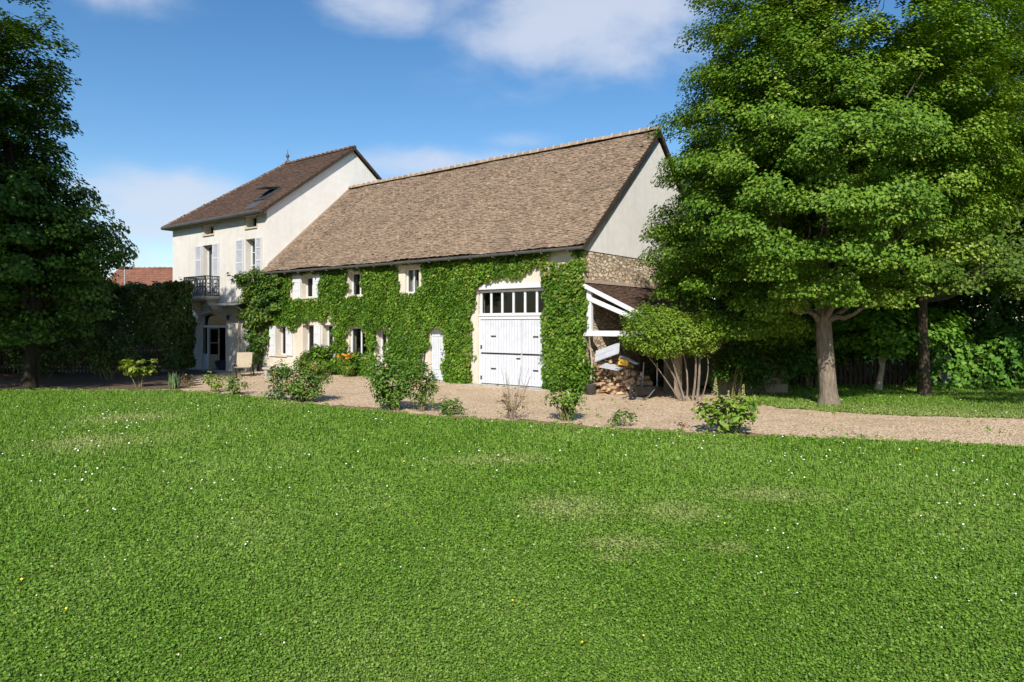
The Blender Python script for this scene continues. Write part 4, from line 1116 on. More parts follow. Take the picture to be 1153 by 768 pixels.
mb.tube([(-.04, -.62+.16*math.cos(t*math.pi/8), .17+.16*math.sin(t*math.pi/8)) for t in range(17)], .035, 8, cap=False); mb.tube([(-.1, -.62, .17), (.04, -.62, .17)], .03, 8)
mb.build('wheel', M['rubber'], wb)

# low garden wall running off behind the shrub, in the shade
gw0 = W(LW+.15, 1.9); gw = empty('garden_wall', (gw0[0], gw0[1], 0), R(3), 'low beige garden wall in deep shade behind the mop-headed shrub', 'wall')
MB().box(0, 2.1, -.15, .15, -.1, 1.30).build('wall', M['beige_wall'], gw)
MB().box(-.04, 2.14, -.2, .2, 1.302, 1.36).build('coping', M['cement'], gw, bevel=.01)

# ------------------------------------------------------------------ climbing ivy on the barn
ivy = empty('climbing_ivy', W(-8, -.05), TH, 'bright green creeper covering most of the barn front', 'creeper')
ORG[ivy.name] = (-8, -.05, 0)
def eave_y(px): return 307.0-.0975*(px-300)
IV_OUT = [(300, 309), (655, 275), (661, 300), (662, 350), (663, 400), (667, 445), (616, 441), (612, 400), (613, 362), (616, 328), (613, 318), (616, 308), (612, 298), (602, 302), (590, 312), (566, 314), (545, 317), (538, 330), (533, 352), (531, 380), (533, 400), (530, 433), (502, 432), (503, 372), (493, 369), (484, 373), (484, 390), (476, 402), (480, 430), (437, 428), (438, 370), (424, 370), (424.5, 425), (340, 423), (343, 406), (393, 404), (392, 402), (380, 401), (378, 366), (374, 350), (366, 362), (352, 360), (343, 363), (334, 371), (329, 370), (318, 365), (304, 366), (300, 410)]
IV_HOLES = [[(329, 309), (363, 307), (363, 334), (356, 338), (329, 338)], [(391, 303), (411, 305), (410, 335), (391, 335)], [(449, 300), (455, 293), (476, 294), (478, 320), (470, 331), (449, 332)], [(392, 368), (413, 367), (413, 402), (392, 402)], [(616, 291), (628, 282), (642, 281), (650, 289), (640, 297), (618, 298)], [(616, 308), (620, 300), (624, 304), (619, 312)]]
def px_of(x, z):
    X = BX+UX*x; Y = BY+UY*x
    return 576.5+769*X/Y, 365-769*(z-CAMH)/Y
def ivy_mask(x, z, jit=1.3):
    px, py = px_of(x, z)
    j = jit*(np.sin(x*9+z*4)+np.sin(x*4.3-z*11+1)+.8*rng.normal(size=x.shape))
    px = px+j; py = py+jit*(np.sin(x*7-z*5+2)+.8*rng.normal(size=x.shape))
    m = pip(px, py, np.array(IV_OUT)) & (py > eave_y(px)-1)
    for h in IV_HOLES: m &= ~pip(px, py, np.array(h))
    return m
n = 62000
x = rng.uniform(-16.6, .25, n); z = rng.uniform(.0, EH, n)
k = ivy_mask(x, z); x = x[k]; z = z[k]; n = len(x)
thick = .11+.04*np.sin(x*2.2+z*1.1)+.03*np.sin(x*5.1-z*3.7+2)+.02*np.sin(x*11+z*8)
thick *= np.where(x > -1.4, 1.5, 1.0)
depth = thick*(rng.random(n)**.5)
P = np.stack([x, -.03-depth, z], 1)
P[:, 2] = np.maximum(P[:, 2], .03)
nor = np.stack([.25*rng.normal(size=n)-.1, -.75+.25*rng.normal(size=n), .62+.3*rng.normal(size=n)], 1)
tan = np.stack([.45*rng.normal(size=n), -.35+.2*rng.normal(size=n), -np.ones(n)], 1)
S = rng.uniform(.075, .135, n)
pxv, pyv = px_of(x, z)
ye = np.clip(np.exp(-((pxv-608)/22)**2-((pyv-300)/14)**2)+.45*np.exp(-((pxv-645)/26)**2-((pyv-315)/38)**2)+.35*np.exp(-((pxv-530)/6)**2), 0, 1)
mi = (rng.random(n) < ye*.8).astype(int)
V = .48+.26*rng.normal(size=n)+.10*np.sin(x*1.3+z*2)
leaf_object('foliage', P, nor, tan, S, S*.92, V, None, ivy, .16, midx=mi, mats=[M['ivy'], M['ivy_yellow']])
g = random.Random(9)
for i in range(8):
    x0 = [-.9, -.5, -4.6, -5.1, -6.6, -7.9, -.2, -7.2][i]
    pts = [(x0, -.04, .0)]
    zt_ = g.uniform(2.2, 3.9)
    for k2 in range(1, 8): pts.append((pts[-1][0]+g.uniform(-.09, .09), -.04-.01*g.random(), zt_*k2/7))
    MB().tube(pts, [.03-.003*k2 for k2 in range(8)], 6).build('stem', M['bark_dark'], ivy)

# bushier vine on the house corner
vc = []
g = np.random.default_rng(4)
VPX = [(272, 318, .4), (280, 312, .45), (290, 308, .4), (298, 313, .4), (284, 322, .5), (294, 325, .5), (303, 320, .4), (278, 334, .42), (288, 338, .5), (299, 338, .5), (308, 330, .4), (283, 350, .5), (294, 352, .55), (303, 352, .4), (277, 345, .35), (286, 365, .45), (293, 364, .4), (289, 378, .42), (294, 380, .35), (290, 392, .4), (294, 396, .3), (290, 404, .36), (286, 376, .35), (268, 314, .22), (263, 315, .16), (286, 356, .4), (297, 362, .3), (312, 345, .35), (316, 318, .3), (309, 313, .3)]
vine = empty('climbing_vine', W(-17.2, -.2, -.2), TH, 'bushy yellow-tinged vine on the corner between farmhouse and barn', 'vine'); ORG[vine.name] = (-17.2, -.2, -.2)
for (px, py, r_) in VPX:
    for _ in range(4):
        yy = -.12-.24*g.random(); q = F(px+g.normal()*2.5-(5 if py > 352 else 1), py+g.normal()*2.5, yy)
        vc.append((q[0], yy, q[1], r_*g.uniform(.5, .85)))
vc = np.array(vc)
P, Nn, T, V, S = clump_leaves(vc, 330, .12, centre=np.array((-16.9, 1.2, 2.0)), flat=.75, up=.6, outw=.5, rnd=.6, vclump=.16)
leaf_object('foliage', P, Nn, T+np.array([[0, 0, -.6]]), S, S*.75, V, M['wisteria'], vine)
MB().tube([(-17.0, -.12, -.25), (-16.95, -.18, .8), (-17.1, -.15, 1.7), (-16.8, -.2, 2.7), (-17.0, -.2, 3.4)], [.07, .06, .05, .04, .02], 8).build('stem', M['bark_dark'], vine, smooth=True)
MB().tube([(-16.7, -.12, -.25), (-16.8, -.2, 1.0), (-16.6, -.15, 2.2), (-16.0, -.2, 3.1)], [.05, .045, .035, .02], 8).build('stem', M['bark_dark'], vine, smooth=True)

# ------------------------------------------------------------------ trees
tb = gnd(933, 456)
tree('linden_tree', 'large linden with stout pale trunk in front of the shed', (tb[0], tb[1], 0), 13.2, .215,
     [(8.9, 17.3, 8.3, 3.2, 3.8, 4.9), (7.6, 16.9, 5.4, 3.7, 3.7, 3.1), (6.8, 17.0, 7.8, 2.4, 2.7, 2.7), (5.9, 17.0, 6.6, 2.0, 2.1, 2.4), (6.6, 17.0, 9.6, 1.9, 2.2, 2.0), (9.6, 17.6, 6.2, 3.0, 3.4, 3.0), (5.2, 18.2, 3.9, 1.7, 1.5, 1.2)],
     800, (.38, .76), 440, .082, M['linden'], M['bark'], 3, zmin=2.45, fork=.28, limbs=40, shell=.5,
     extra_clumps=[(3.95, 18.3, 4.7, .5), (3.75, 18.2, 3.8, .5), (3.75, 18.1, 4.4, .35), (4.1, 18.3, 3.4, .55), (4.2, 18.4, 2.9, .5), (4.8, 18.4, 2.7, .55), (4.4, 18, 5.2, .5), (3.95, 18.1, 5.0, .4), (6.6, 16.2, 2.6, .6), (7.4, 15.2, 2.7, .6), (5.9, 17.0, 2.6, .55), (8.6, 15.4, 2.6, .5), (5.2, 17.6, 2.0, .6), (5.9, 17.3, 1.9, .6), (6.5, 17.8, 2.0, .65), (7.0, 17.3, 2.1, .6), (5.8, 18.6, 2.0, .7), (6.6, 18.9, 1.8, .7), (7.3, 18.5, 2.0, .65), (5.1, 18.2, 2.3, .6), (6.2, 16.6, 2.35, .55), (7.6, 17.9, 1.9, .5), (6.9, 19.3, 1.5, .6), (7.6, 19.2, 1.7, .6)])
t2 = gnd(1036, 445.5)
tree('linden_tree', 'olive green linden with slim trunk standing right of the large one', (t2[0], t2[1], 0), 12.2, .15,
     [(13.6, 20.3, 7.4, 3.6, 3.6, 4.3), (15.6, 20.0, 7.0, 3.6, 3.6, 4.2), (12.4, 19.9, 5.5, 2.7, 2.4, 2.0), (15.0, 19.4, 5.0, 3.0, 2.4, 1.9)],
     600, (.4, .78), 360, .088, M['linden_b'], M['bark_dark'], 8, zmin=1.9, fork=.3, limbs=26, shell=.45,
     extra_clumps=[(10.2, 15.6, 3.0, .6), (11, 15.2, 3.3, .65), (11.9, 15.5, 2.9, .65), (12.8, 15.2, 3.1, .7), (13.6, 15.6, 2.8, .7), (14.6, 15.4, 3.0, .7), (10.8, 15.6, 3.9, .6), (12.2, 15.5, 3.8, .6), (13.8, 15.8, 3.7, .7), (9.6, 15.4, 3.3, .55), (12.4, 13.6, 3.2, .7), (13.4, 13.4, 3.6, .8), (11.6, 13.2, 3.5, .6), (14.6, 13.6, 3.2, .8)])
t3 = gnd(990, 440)
tree('small_tree', 'small tree with forked cream trunk between the lindens', (t3[0], t3[1], 0), 2.4, .10,
     [(10.9, 20.1, 1.85, 1.7, 1.2, .75), (12.2, 20.0, 1.9, 1.0, 1.0, .6), (9.9, 20.1, 1.7, .8, .8, .5)], 60, (.3, .55), 150, .14, M['laurel'], M['bark_pale'], 12, zmin=.9, fork=.3, limbs=10, roots=False, bend=.05)
# second pale fork
# left tree
tl = (-14.75, 21.0, 0)
tree('chestnut_tree', 'dark broad-leaved tree at the left edge of the lawn', tl, 12.6, .2,
     [(-17.0, 21.2, 8.7, 2.5, 3.0, 3.9), (-16.5, 21.2, 5.2, 3.0, 3.4, 2.6), (-15.2, 21.4, 4.2, 2.5, 2.6, 1.6)],
     430, (.42, .8), 190, .13, M['dark_leaf'], M['black_bark'], 5, zmin=1.7, fork=.2, limbs=34, shell=.4,
     extra_clumps=[(-14.45, 20.6, 11.9, 0.5), (-15.15, 20.6, 12.2, 0.6), (-14.1, 20.6, 11.2, 0.5), (-13.9, 21, 10.6, 0.6), (-14.25, 20.8, 9.6, 0.6), (-14.45, 21, 8.9, 0.6), (-14.05, 21, 8.1, 0.6), (-14.15, 21, 7.4, 0.55), (-13.85, 21, 6.7, 0.6), (-13.45, 21.2, 6.2, 0.6), (-12.95, 21.2, 5.6, 0.55), (-12.5, 21.4, 5.1, 0.5), (-12.3, 21.3, 4.6, 0.45), (-12.1, 21.3, 4.2, 0.4), (-12.55, 21.2, 4, 0.5), (-13.15, 21, 3.6, 0.55), (-13, 21, 3, 0.6), (-13.45, 21.1, 4.6, 0.6), (-13.85, 21, 5.4, 0.6), (-13.6, 21.2, 2.4, 0.6), (-14.4, 20.6, 2.2, 0.6), (-15.4, 20.4, 1.9, .65), (-14.9, 20.3, 1.6, .5), (-15.9, 20.5, 1.5, .55), (-14.2, 20.5, 1.7, .5), (-16.4, 20.4, 2.3, 0.7), (-12.9, 21.4, 2.4, 0.5), (-13.9, 21.8, 1.9, 0.6), (-15.8, 21.6, 1.8, 0.6)])
tree('chestnut_tree', 'unseen broad-leaved tree beyond the left edge, added for its shade', (-16.6, 14.2, 0), 14.5, .3,
     [(-15.6, 14.2, 10, 3.1, 3.4, 4.2), (-18.4, 14.6, 9.2, 2.6, 3.2, 3.4)], 95, (.9, 1.4), 60, .2, M['dark_leaf'], M['bark_dark'], 15, zmin=5.6, fork=.25, limbs=12, shell=.35)  # unseen tree, added to throw shade on the left tree and yard
tree('chestnut_tree', 'dark broad-leaved tree far behind the left lawn', (-21.5, 26, 0), 9, .3,
     [(-22.0, 26, 5.0, 4.4, 3.6, 3.0), (-20.5, 26.6, 3.6, 4.0, 2.6, 2.4)], 200, (.9, 1.4), 70, .19, M['dark_leaf'], M['bark_dark'], 16, zmin=.9, fork=.2, limbs=14, shell=.35)
# background trees beyond the right-hand lawn
for i, (bx_, by_, h_, lab) in enumerate(((9.4, 25.5, 11, 'shaded tree directly behind the pale trunk of the linden'), (16.5, 26.5, 12, 'tall shaded tree behind the right-hand laurel hedge'), (22.5, 25, 12.5, 'shaded tree at the far right edge'), (13.0, 27.5, 10.5, 'shaded tree behind the small forked tree'))):
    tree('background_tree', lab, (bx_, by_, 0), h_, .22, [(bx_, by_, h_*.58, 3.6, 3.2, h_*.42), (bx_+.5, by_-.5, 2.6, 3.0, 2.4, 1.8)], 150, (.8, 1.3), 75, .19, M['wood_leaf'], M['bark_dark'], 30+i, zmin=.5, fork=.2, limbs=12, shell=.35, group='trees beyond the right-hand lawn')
hedge('laurel_hedge', 'bright green laurel hedge closing the right-hand lawn', (12.9, 21.6), (24, 20.6), 1.6, 1.75, .17, M['laurel'], 150, ragged=.16, seed=2, round_top=.3)
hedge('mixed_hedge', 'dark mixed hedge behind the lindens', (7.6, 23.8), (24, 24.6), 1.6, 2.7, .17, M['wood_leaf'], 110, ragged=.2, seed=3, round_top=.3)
bush('garden_shrub', 'bright shrub between the linden trunk and the garden wall', (*gnd(915, 437), 0), 1.6, 1.2, 1.9, 40, (.25, .4), 130, .13, M['laurel'], 77)
# brown paling fence behind the right lawn
fn = empty('paling_fence', (9.2, 22.2, 0), 0, 'low brown paling fence in shade behind the forked tree', 'fence')
mb = MB()
for i in range(26): mb.box(i*.16, i*.16+.11, 0, .02, 0, .78+.06*math.sin(i*2.1))
mb.build('palings', M['dark_wood'], fn); mb = MB(); mb.box(-.05, 4.2, .022, .06, .2, .27); mb.box(-.05, 4.2, .022, .06, .58, .65); mb.build('rails', M['dark_wood'], fn)
# small white shed seen through the gap
ws = empty('garden_hut', (14.1, 24.6 - 1.9, 0), R(4), 'small white garden hut glimpsed through a gap in the greenery', 'hut')
MB().box(-.55, .55, 0, .9, 0, 1.0).build('walls', M['white'], ws)
mb = MB(); mb.prism([(-.68, -.1, .98), (.68, -.1, .98), (0, -.1, 1.42)], (0, 1.1, 0)); mb.build('roof', M['zinc'], ws)

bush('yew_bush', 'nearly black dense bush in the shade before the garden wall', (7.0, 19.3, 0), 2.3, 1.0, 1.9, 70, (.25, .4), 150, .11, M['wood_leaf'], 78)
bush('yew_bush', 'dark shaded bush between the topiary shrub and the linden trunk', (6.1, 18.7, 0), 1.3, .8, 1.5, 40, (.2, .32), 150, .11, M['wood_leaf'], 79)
# mop-headed shrub with bare stems
sbx, sby = gnd(772, 452)
ms = empty('topiary_shrub', (sbx, sby, 0), 0, 'mop-headed shrub on several bare leaning stems beside the woodpile', 'shrub'); ORG[ms.name] = (sbx, sby, 0)
mb = MB(); g = random.Random(12)
for i, (tx, ty, tz, ox, r_) in enumerate(((3.55, 17.6, 1.5, -.05, .026), (3.95, 17.5, 1.6, -.02, .03), (4.3, 17.8, 1.6, .02, .026), (4.7, 17.6, 1.5, .18, .034), (4.85, 17.8, 1.6, .27, .036), (3.3, 17.5, 1.4, -.1, .02), (5.0, 17.5, 1.2, .36, .018))):
    b = Vector((sbx+ox, sby+g.uniform(-.08, .08), -.04)); tp = Vector((tx, ty, tz)); m_ = b.lerp(tp, .5)+Vector((g.uniform(-.2, .2)+.12, g.uniform(-.12, .12), .22))
    q = [b.lerp(m_, k/5).lerp(m_.lerp(tp, k/5), k/5) for k in range(6)]
    mb.tube(q, [r_, r_*.95, r_*.85, r_*.75, r_*.6, r_*.4], 8)
mb.build('stems', M['bark'], ms, smooth=True)
cl = crown_clumps([(3.72, 17.6, 1.84, .88, .85, .66), (4.45, 17.7, 1.72, .95, .85, .50)], 210, (.16, .30), .5, 14, 1.25)
P, Nn, T, V, S = clump_leaves(cl, 560, .075, centre=np.array((4.2, 17.65, 1.4)), flat=.85, up=.6, outw=.55, rnd=.6, vclump=.12)
leaf_object('crown', P, Nn, T, S, S*.55, V, M['topiary'], ms)

# ------------------------------------------------------------------ shrubs in the bed along the lawn
def gp(px, py): x_, y_ = gnd(px, py); return (x_, y_, float(gz(x_, y_)))
# young sapling with layered lime leaves
bush('sapling', 'young sapling with layered lime green leaves at the left of the bed', gp(156, 437), 1.0, .7, .95, 26, (.12, .2), 120, .17, M['lime'], 41, cat='sapling', asp=.62, flat=.4, low=.35, top_wide=.25)
def blades(name, label, loc, n, h, wd, mat, seed, cat='plant', group=None):
    t = empty(name, loc, 0, label, cat, group); ORG[t.name] = loc
    g = np.random.default_rng(seed); an = g.random(n)*6.28; ln = h*g.uniform(.7, 1.15, n); ti = g.uniform(.05, .5, n)
    base = np.stack([loc[0]+.09*np.cos(an)*g.random(n), loc[1]+.09*np.sin(an)*g.random(n), np.full(n, loc[2])], 1)
    d = np.stack([np.cos(an)*np.sin(ti), np.sin(an)*np.sin(ti), np.cos(ti)], 1)
    leaf_object('leaves', base+d*ln[:, None]*.5, np.stack([np.cos(an), np.sin(an), -.2*np.ones(n)], 1)+unit(n)*.3, d, ln, np.full(n, wd), g.random(n), mat, t, curl=.06)
    return t
blades('iris_clump', 'grey-green sword-leaved iris clump at the bed edge', gp(196, 438), 46, .52, .05, M['greygreen'], 42)
bush('bed_shrub', 'wispy yellowish plant next to the iris clump', gp(211, 438), .4, .3, .55, 12, (.08, .13), 150, .07, M['dry'], 43)
bush('bed_shrub', 'light yellow-green plant in the bed before the arched door', gp(240, 442), .62, .5, .6, 22, (.1, .17), 200, .085, M['lime'], 44, top_wide=.2)
bush('bed_shrub', 'pale blooming green plant in front of the garden chair', gp(267, 445), .62, .5, .66, 22, (.1, .17), 220, .08, M['rose'], 45, flowers=(M['pinkfl'], 4, .06))
bush('bed_shrub', 'low light-green tuft left of the big rose bush', gp(311, 451), .5, .45, .38, 16, (.1, .16), 240, .08, M['greygreen'], 46)
bush('rose_bush', 'big sprawling rose bush with reddish tips in the bed', gp(337, 453), 1.4, 1.0, 1.1, 76, (.15, .26), 230, .082, M['rose'], 47, stems=12, flowers=(M['pinkfl'], 3, .06))
bush('rose_bush', 'tallest rose bush standing before the barn front door', gp(443, 462.5), 1.05, .9, 1.32, 75, (.14, .25), 240, .08, M['shrub'], 48, stems=10, flowers=(M['pinkfl'], 2, .06))
bush('rose_bush', 'narrow rose bush before the white side door', gp(475, 464), .68, .6, 1.15, 46, (.12, .2), 240, .075, M['rose'], 49, stems=8, flowers=(M['pinkfl'], 3, .06), top_wide=.1)
bush('bed_shrub', 'low dense bright green shrub right of the narrow rose', gp(507, 468), .52, .45, .36, 26, (.09, .15), 320, .065, M['shrub'], 50)
tw = bush('bed_shrub', 'sparse half-dry shrub with bare twigs before the garage', gp(577, 473), .72, .5, .66, 24, (.07, .13), 150, .06, M['dry'], 51, stems=14, stem_mat=M['weathered'])
lc = gp(577, 473); mb = MB(); g = random.Random(3)
for k in range(12):
    dx = g.uniform(-.25, .38); hh = g.uniform(.7, 1.15)
    pts = [(lc[0]+dx*.2, lc[1], lc[2]+.2), (lc[0]+dx*.7, lc[1]+g.uniform(-.1, .1), lc[2]+hh*.65), (lc[0]+dx, lc[1]+g.uniform(-.15, .15), lc[2]+hh)]
    mb.tube(pts, [.008, .005, .003], 5)
    q = Vector(pts[1]); mb.tube([q, q+Vector((g.uniform(-.12, .12), 0, .16))], [.004, .002], 4)
mb.build('twigs', M['weathered'], tw)
bush('bed_shrub', 'green shrub with leafy head on a narrow foot by the barn corner', gp(637, 475), .72, .6, 1.08, 46, (.12, .2), 260, .08, M['ivy'], 52, stems=9, top_wide=.45, low=.05)
bush('bed_shrub', 'small loose green plant in the middle of the gravel edge', gp(703, 481), .46, .4, .33, 16, (.07, .12), 260, .075, M['shrub'], 53)
bush('bed_shrub', 'tiny reddish plant left of the hydrangea', gp(767, 486), .14, .12, .2, 8, (.04, .06), 400, .045, M['red_leaf'], 54, stems=4)
hy = bush('hydrangea', 'large-leaved hydrangea with upright green panicles at the lawn edge', gp(820, 489), 1.22, 1.0,   .72, 80, (.08, .18), 105, .115, M['hydrangea'], 55, stems=10, asp=.7, flat=.6, shell=.2)
hc = gp(820, 489)
for (dx, hh) in ((-.28, 1.03), (.22, .92), (-.05, .8), (.42, .72)):
    n = 160; tt = rng.random(n); an = rng.random(n)*6.28; rr_ = .065*(1-tt)**.8*rng.random(n)**.5
    P = np.stack([hc[0]+dx+rr_*np.cos(an)+.02*tt, hc[1]-.12+rr_*np.sin(an), hc[2]+hh-.3+.3*tt], 1)
    leaf_object('panicle', P, unit(n), unit(n), np.full(n, .03), np.full(n, .024), rng.random(n), M['panicle'], hy)
# plants at the wall foot
def wp(px, y=-.35): q = W(fx(px), y); return (q[0], q[1], float(gz(q[0], q[1])))
ll_ = wp(408, -.75)
bush('lily_clump', 'clump of orange lilies beneath the white two-pane window', ll_, .62, .5, .72, 26, (.1, .16), 200, .11, M['topiary'], 61, asp=.3, flowers=None)
lily = [o for o in C.objects if o.name.startswith('lily_clump')][0]
for k in range(11):
    p = np.array((ll_[0]+rng.uniform(-.3, .3), ll_[1]-.1+rng.uniform(-.2, .2), ll_[2]+rng.uniform(.66, .86))); u_ = unit(14); u_[:, 2] = np.abs(u_[:, 2])
    leaf_object('flower', p+u_*.05, u_, unit(14), np.full(14, .085), np.full(14, .045), rng.random(14), M['orange'], lily)
bush('perennial', 'pale yellow flowering perennial below the middle shutters', wp(368, -.8), .75, .5, .5, 24, (.1, .17), 220, .075, M['yellowfl'], 62)
bush('perennial', 'fresh green clump between the yellow flowers and lilies', wp(384, -.6), .6, .45, .62, 20, (.1, .17), 200, .12, M['shrub'], 63, asp=.3)
bush('wall_bush', 'rounded ivy bush under the right ground-floor windows', wp(372, -.25), 1.9, .5, 1.15, 70, (.16, .26), 240, .1, M['ivy'], 64, asp=.9)
bush('wall_bush', 'second rounded ivy bush nearer the front door', wp(403, -.2), 1.3, .4, 1.0, 44, (.16, .24), 240, .1, M['ivy'], 65, asp=.9)
bush('perennial', 'low reddish flower clump beside the stone bench', wp(296, -.8), .8, .5, .4, 20, (.1, .16), 200, .07, M['rose'], 66, flowers=(M['pinkfl'], 5, .07))
bush('ivy_foot', 'spill of ivy at the foot of the barn corner', W(.05, -.42), .95, .6, .95, 46, (.14, .24), 260, .1, M['ivy'], 67, asp=.9)

# ------------------------------------------------------------------ terrace furniture
def gpz(px, py):
    x_, y_ = gnd(px, py)
    for _ in range(4): x_, y_ = gnd(px, py, float(gz(x_, y_)))
    return (x_, y_, float(gz(x_, y_))+.012)
pt = gpz(251, 417)
p_ = empty('planter', pt, 0, 'dark blue glazed bowl planter in front of the arched door', 'planter')
MB().lathe([(.001, 0), (.2, 0), (.22, .05), (.32, .18), (.38, .36), (.39, .42), (.42, .43), (.42, .46), (.36, .46), (.34, .4), (.001, .38)], (0, 0, 0), 24).build('bowl', M['blue_pot'], p_, smooth=True)
MB().lathe([(.33, .385), (.2, .42), (.001, .43)], (0, 0, 0), 16).build('soil', M['soil'], p_)
ch = gpz(274, 424)
cr = empty('garden_chair', ch, R(14), 'cream reclining garden chair with dark curved legs on the terrace', 'chair')
cr.scale = (.88, .88, .88)
MB().prism([(-.32, .12, .34), (.32, .12, .34), (.32, .42, 1.0), (-.32, .42, 1.0)], (0, .03, .02)).build('backrest', M['cream'], cr, bevel=.01)
MB().prism([(-.32, -.45, .4), (.32, -.45, .4), (.32, .12, .33), (-.32, .12, .33)], (0, 0, .04)).build('seat', M['cream'], cr, bevel=.01)
for sx in (-1, 1):
    MB().tube([(sx*.36, -.5, .0), (sx*.36, -.42, .3), (sx*.36, -.1, .5), (sx*.36, .2, .42), (sx*.36, .42, .2), (sx*.36, .52, .0)], .025, 8).build('leg', M['dark_wood'], cr, smooth=True)
    MB().box(sx*.36-.035, sx*.36+.035, -.42, .2, .53, .56).build('armrest', M['weathered'], cr, bevel=.006)
bn = gpz(309, 428)
be = empty('stone_bench', bn, TH, 'grey stone bench on two legs before the barn shutters', 'bench')
MB().box(-.5, .5, -.19, .19, .36, .43).build('seat', M['cement'], be, bevel=.012)
for sx in (-1, 1): MB().box(sx*.36-.06, sx*.36+.06, -.14, .14, 0, .358).build('leg', M['cement'], be, bevel=.01)

# ------------------------------------------------------------------ left background
hedge('thuja_hedge', 'tall dark clipped hedge left of the farmhouse', (-14.85, 31.2), (-27, 30.6), 1.5, 3.75, .17, M['hedge_leaf'], 520, ragged=.09, seed=5)
pf = empty('picket_fence', (-24, 28.9, -.2), R(1), 'grey picket fence in the shade under the dark hedge', 'fence')
mb = MB()
for i in range(60): mb.box(i*.15, i*.15+.075, 0, .02, .15, 1.35)
mb.build('pickets', M['dark_wood'], pf)
mb = MB(); mb.box(0, 9.05, .022, .06, .35, .43); mb.box(0, 9.05, .022, .06, 1.05, 1.13); mb.build('rails', M['weathered'], pf)
for k in range(5): MB().box(k*2.2+.05, k*2.2+.15, .062, .16, -.1, 1.45).build('post', M['dark_wood'], pf)
bush('understorey_shrub', 'brownish shrub in deep shade beneath the left tree', (-17.6, 25.5, 0), 2.4, 1.5, 1.9, 60, (.25, .45), 90, .12, M['hedge_leaf'], 71)
bush('understorey_shrub', 'shaded shrub right of the left tree trunk', (-14.6, 24.6, 0), 2.0, 1.4, 1.9, 50, (.25, .45), 90, .12, M['hedge_leaf'], 72)
# neighbour's house with red roof
nb = empty('red_roof_house', (-30.2, 55, 0), R(-6), 'distant house with orange-red tile roof behind the clipped hedge', 'house')
MB().box(-3.9, 5.5, 0, 7, 0, 4.3).build('wall', M['gable'], nb)
mb = MB(); mb.prism([(-4.1, -.3, 4.1), (-4.1, 3.5, 6.75), (-4.1, 7.3, 4.1)], (9.8, 0, 0), 0, .4)
s3 = math.hypot(3.8, 2.65); tile_field(mb, Vector((-4.1, -.3, 4.1)), (1, 0, 0), (0, 3.8/s3, 2.65/s3), (0, -2.65/s3, 3.8/s3), lambda u, v: v < s3 and u < 9.8, 9.8, s3, .33, .3, .03, 1, 51)
nr = mb.build('roof', M['tile_red'], nb)
mb = MB(); ridge_row(mb, (-4.1, 3.5, 6.78), (5.7, 3.5, 6.78), .13, .45, 12); mb.build('ridge_tiles', [M['tile_red'], M['tile_red']], nr)
mb = MB(); mb.box(-3.3, -2.4, -.04, -.0, 1.2, 2.5); mb.build('window', M['glass'], nb)
lp = empty('street_lamp', (-24.0, 42.3, 0), 0, 'thin grey street lamp pole rising above the hedge', 'lamp')
MB().tube([(0, 0, 0), (0, 0, 3), (0, 0, 6.0)], [.07, .055, .04], 8).build('pole', M['grey_metal'], lp)
MB().tube([(0, 0, 5.98), (.15, 0, 6.08), (.5, 0, 6.12)], [.03, .05, .06], 8).build('lamp_head', M['grey_metal'], lp)

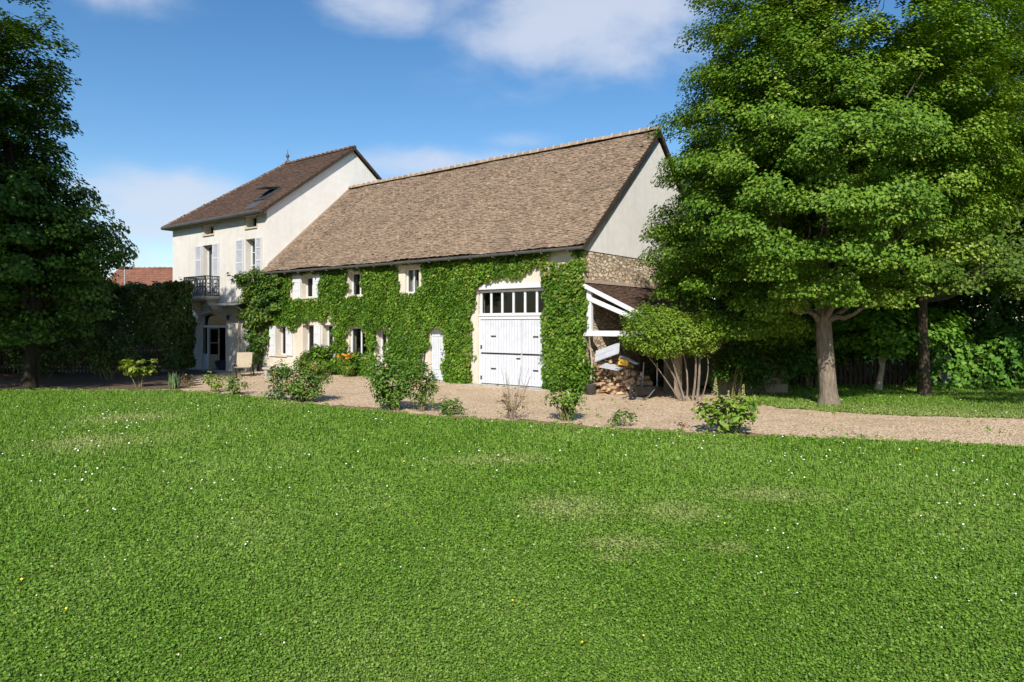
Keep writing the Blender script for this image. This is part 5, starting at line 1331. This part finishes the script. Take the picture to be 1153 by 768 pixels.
# ------------------------------------------------------------------ grass
def grass_field():
    Y = []; X = []; 
    # distance-graded scatter: leaf size grows with distance from the lawn's near edge
    n = 1700000
    t = rng.random(n)
    y = 2.6*(26/2.6)**t
    x = (rng.random(n)*2-1)*(y*.86+1.0)
    gmask = in_gravel(x, y)
    lx = (x-BX)*UX+(y-BY)*UY; ly = (x-BX)*VX+(y-BY)*VY
    bad = gmask | ((lx < 3.2) & (lx > -26) & (ly > -.1) & (ly < 10)) | ((x < -9) & (y > 20.4))
    # far right lawn may go up to the hedge
    k = ~bad & (y < 24.5)
    x = x[k]; y = y[k]; n = len(x)
    dist = np.hypot(x, y)
    s = np.clip(.0034*dist, .0095, .036)*rng.uniform(.7, 1.35, n)
    blade = rng.random(n) < .34
    z = gz(x, y)+np.clip(.035*rng.random(n), 0, .05)+s*.2
    nor = np.stack([.42*rng.normal(size=n), .42*rng.normal(size=n), np.ones(n)], 1)
    tan = unit(n)
    an = rng.random(n)*6.283; ti = rng.uniform(.15, .95, n)
    bt = np.stack([np.cos(an)*np.sin(ti), np.sin(an)*np.sin(ti), np.cos(ti)], 1)
    bn_ = np.stack([np.cos(an)*np.cos(ti), np.sin(an)*np.cos(ti), -np.sin(ti)], 1)
    tan[blade] = bt[blade]; nor[blade] = bn_[blade]+.3*unit(blade.sum())
    L = np.where(blade, s*2.3, s); Wd = np.where(blade, s*.34, s*.9)
    z = np.where(blade, gz(x, y)+L*.42*np.cos(ti), z)
    big = np.sin(x*.8+y*.5)*.5+np.sin(x*1.9-y*1.1+1)*.35+np.sin(x*3.7+y*2.3+2)*.25
    V = .47+.2*rng.normal(size=n)+.07*big
    # dry patches
    dry = np.zeros(n)
    for (px, py, rx, ry) in ((640, 572, 60, 14), (705, 615, 45, 9), (760, 580, 50, 12), (820, 620, 35, 8), (690, 632, 20, 5), (860, 560, 60, 9), (560, 520, 60, 6), (140, 472, 50, 5), (330, 456, 30, 4), (90, 500, 60, 9)):
        cx, cy = gnd(px, py); c1 = gnd(px+rx, py)[0]-cx; r1 = (gnd(px, py-ry)[1]-cy)
        dry = np.maximum(dry, np.exp(-((x-cx)/c1)**2-((y-cy)/r1)**2))
    far = ly-lx*0
    beyond = (x > 5.5) & (y > 13.2)
    dry = np.maximum(dry*.75, np.where(beyond, np.clip(.85-(y-14)/4.5, .1, .85), 0))
    dry = np.clip(dry*1.15+.17*big+.10*rng.normal(size=n), 0, 1)*1.0
    dry = np.where(rng.random(n) < .03, np.maximum(dry, .9), dry)
    # flowers
    mi = np.zeros(n, int)
    fl = rng.random(n)
    pat = (np.sin(x*1.3+y*.9)+np.sin(x*2.7-y*1.7+.5)) > .7
    near = dist < 21
    daisy = (fl < np.where(pat, .0020, .0005)*np.clip((dist-4.5)/7, .12, 1.3)) & ~blade & near
    dand = (fl > .999975) & ~blade & near
    mi[daisy] = 1; mi[dand] = 2
    f2 = daisy | dand
    L[f2] = np.clip(.0026*dist[f2], .012, .03); Wd[f2] = L[f2]*.95; z[f2] += .035
    L[dand] *= 1.3; Wd[dand] *= 1.3
    nor[f2] = np.stack([.3*rng.normal(size=f2.sum()), -.5+.3*rng.normal(size=f2.sum()), np.ones(f2.sum())], 1)
    P = np.stack([x, y, z], 1)
    o = leaf_object('grass', P, nor, tan, L, Wd, V, None, None, .12, extra={'dry': dry}, midx=mi, mats=[M['lawn'], M['daisy'], M['dandelion']])
    tag(o, 'mown clover lawn sprinkled with daisies', 'grass', kind='stuff')
grass_field()
# weeds along the gravel's edge
def edge_weeds():
    pts = []
    E_ = LAWN_EDGE[2:13]
    g = np.random.default_rng(8)
    for (a, b) in zip(E_, E_[1:]):
        a = np.array(a); b = np.array(b); L = np.linalg.norm(b-a)
        for _ in range(int(L*9)):
            q = a+(b-a)*g.random(); pts.append((q[0]+g.normal()*.05, q[1]+abs(g.normal())*.16, .03, g.uniform(.04, .11)))
    for _ in range(70):
        q = W(g.uniform(-15, 0), -abs(g.normal())*.3-.1); pts.append((q[0], q[1], .03+float(gz(q[0], q[1])), g.uniform(.04, .12)))
    k = 0
    while k < 170:
        q = gnd(g.uniform(230, 1150), g.uniform(445, 500))
        if in_gravel(np.array([q[0]]), np.array([q[1]]))[0]:
            k += 1
            if math.sin(q[0]*1.1+q[1]*.7)+math.sin(q[0]*2.3-q[1]) > .4: pts.append((q[0], q[1], .03, g.uniform(.02, .07)))
    cl = np.array(pts)
    P, Nn, T, V, S = clump_leaves(cl, 900, .055, flat=.6, vclump=.2)
    P[:, 2] = np.maximum(P[:, 2], gz(P[:, 0], P[:, 1])+.01)
    dr = np.clip(.35+.3*rng.normal(size=len(P)), 0, 1)
    o = leaf_object('ground_cover', P, Nn, T, S, S*.45, V, M['lawn'], None, extra={'dry': dr})
    tag(o, 'low weeds and grass tufts along the gravel edge', 'weeds', kind='stuff')
edge_weeds()
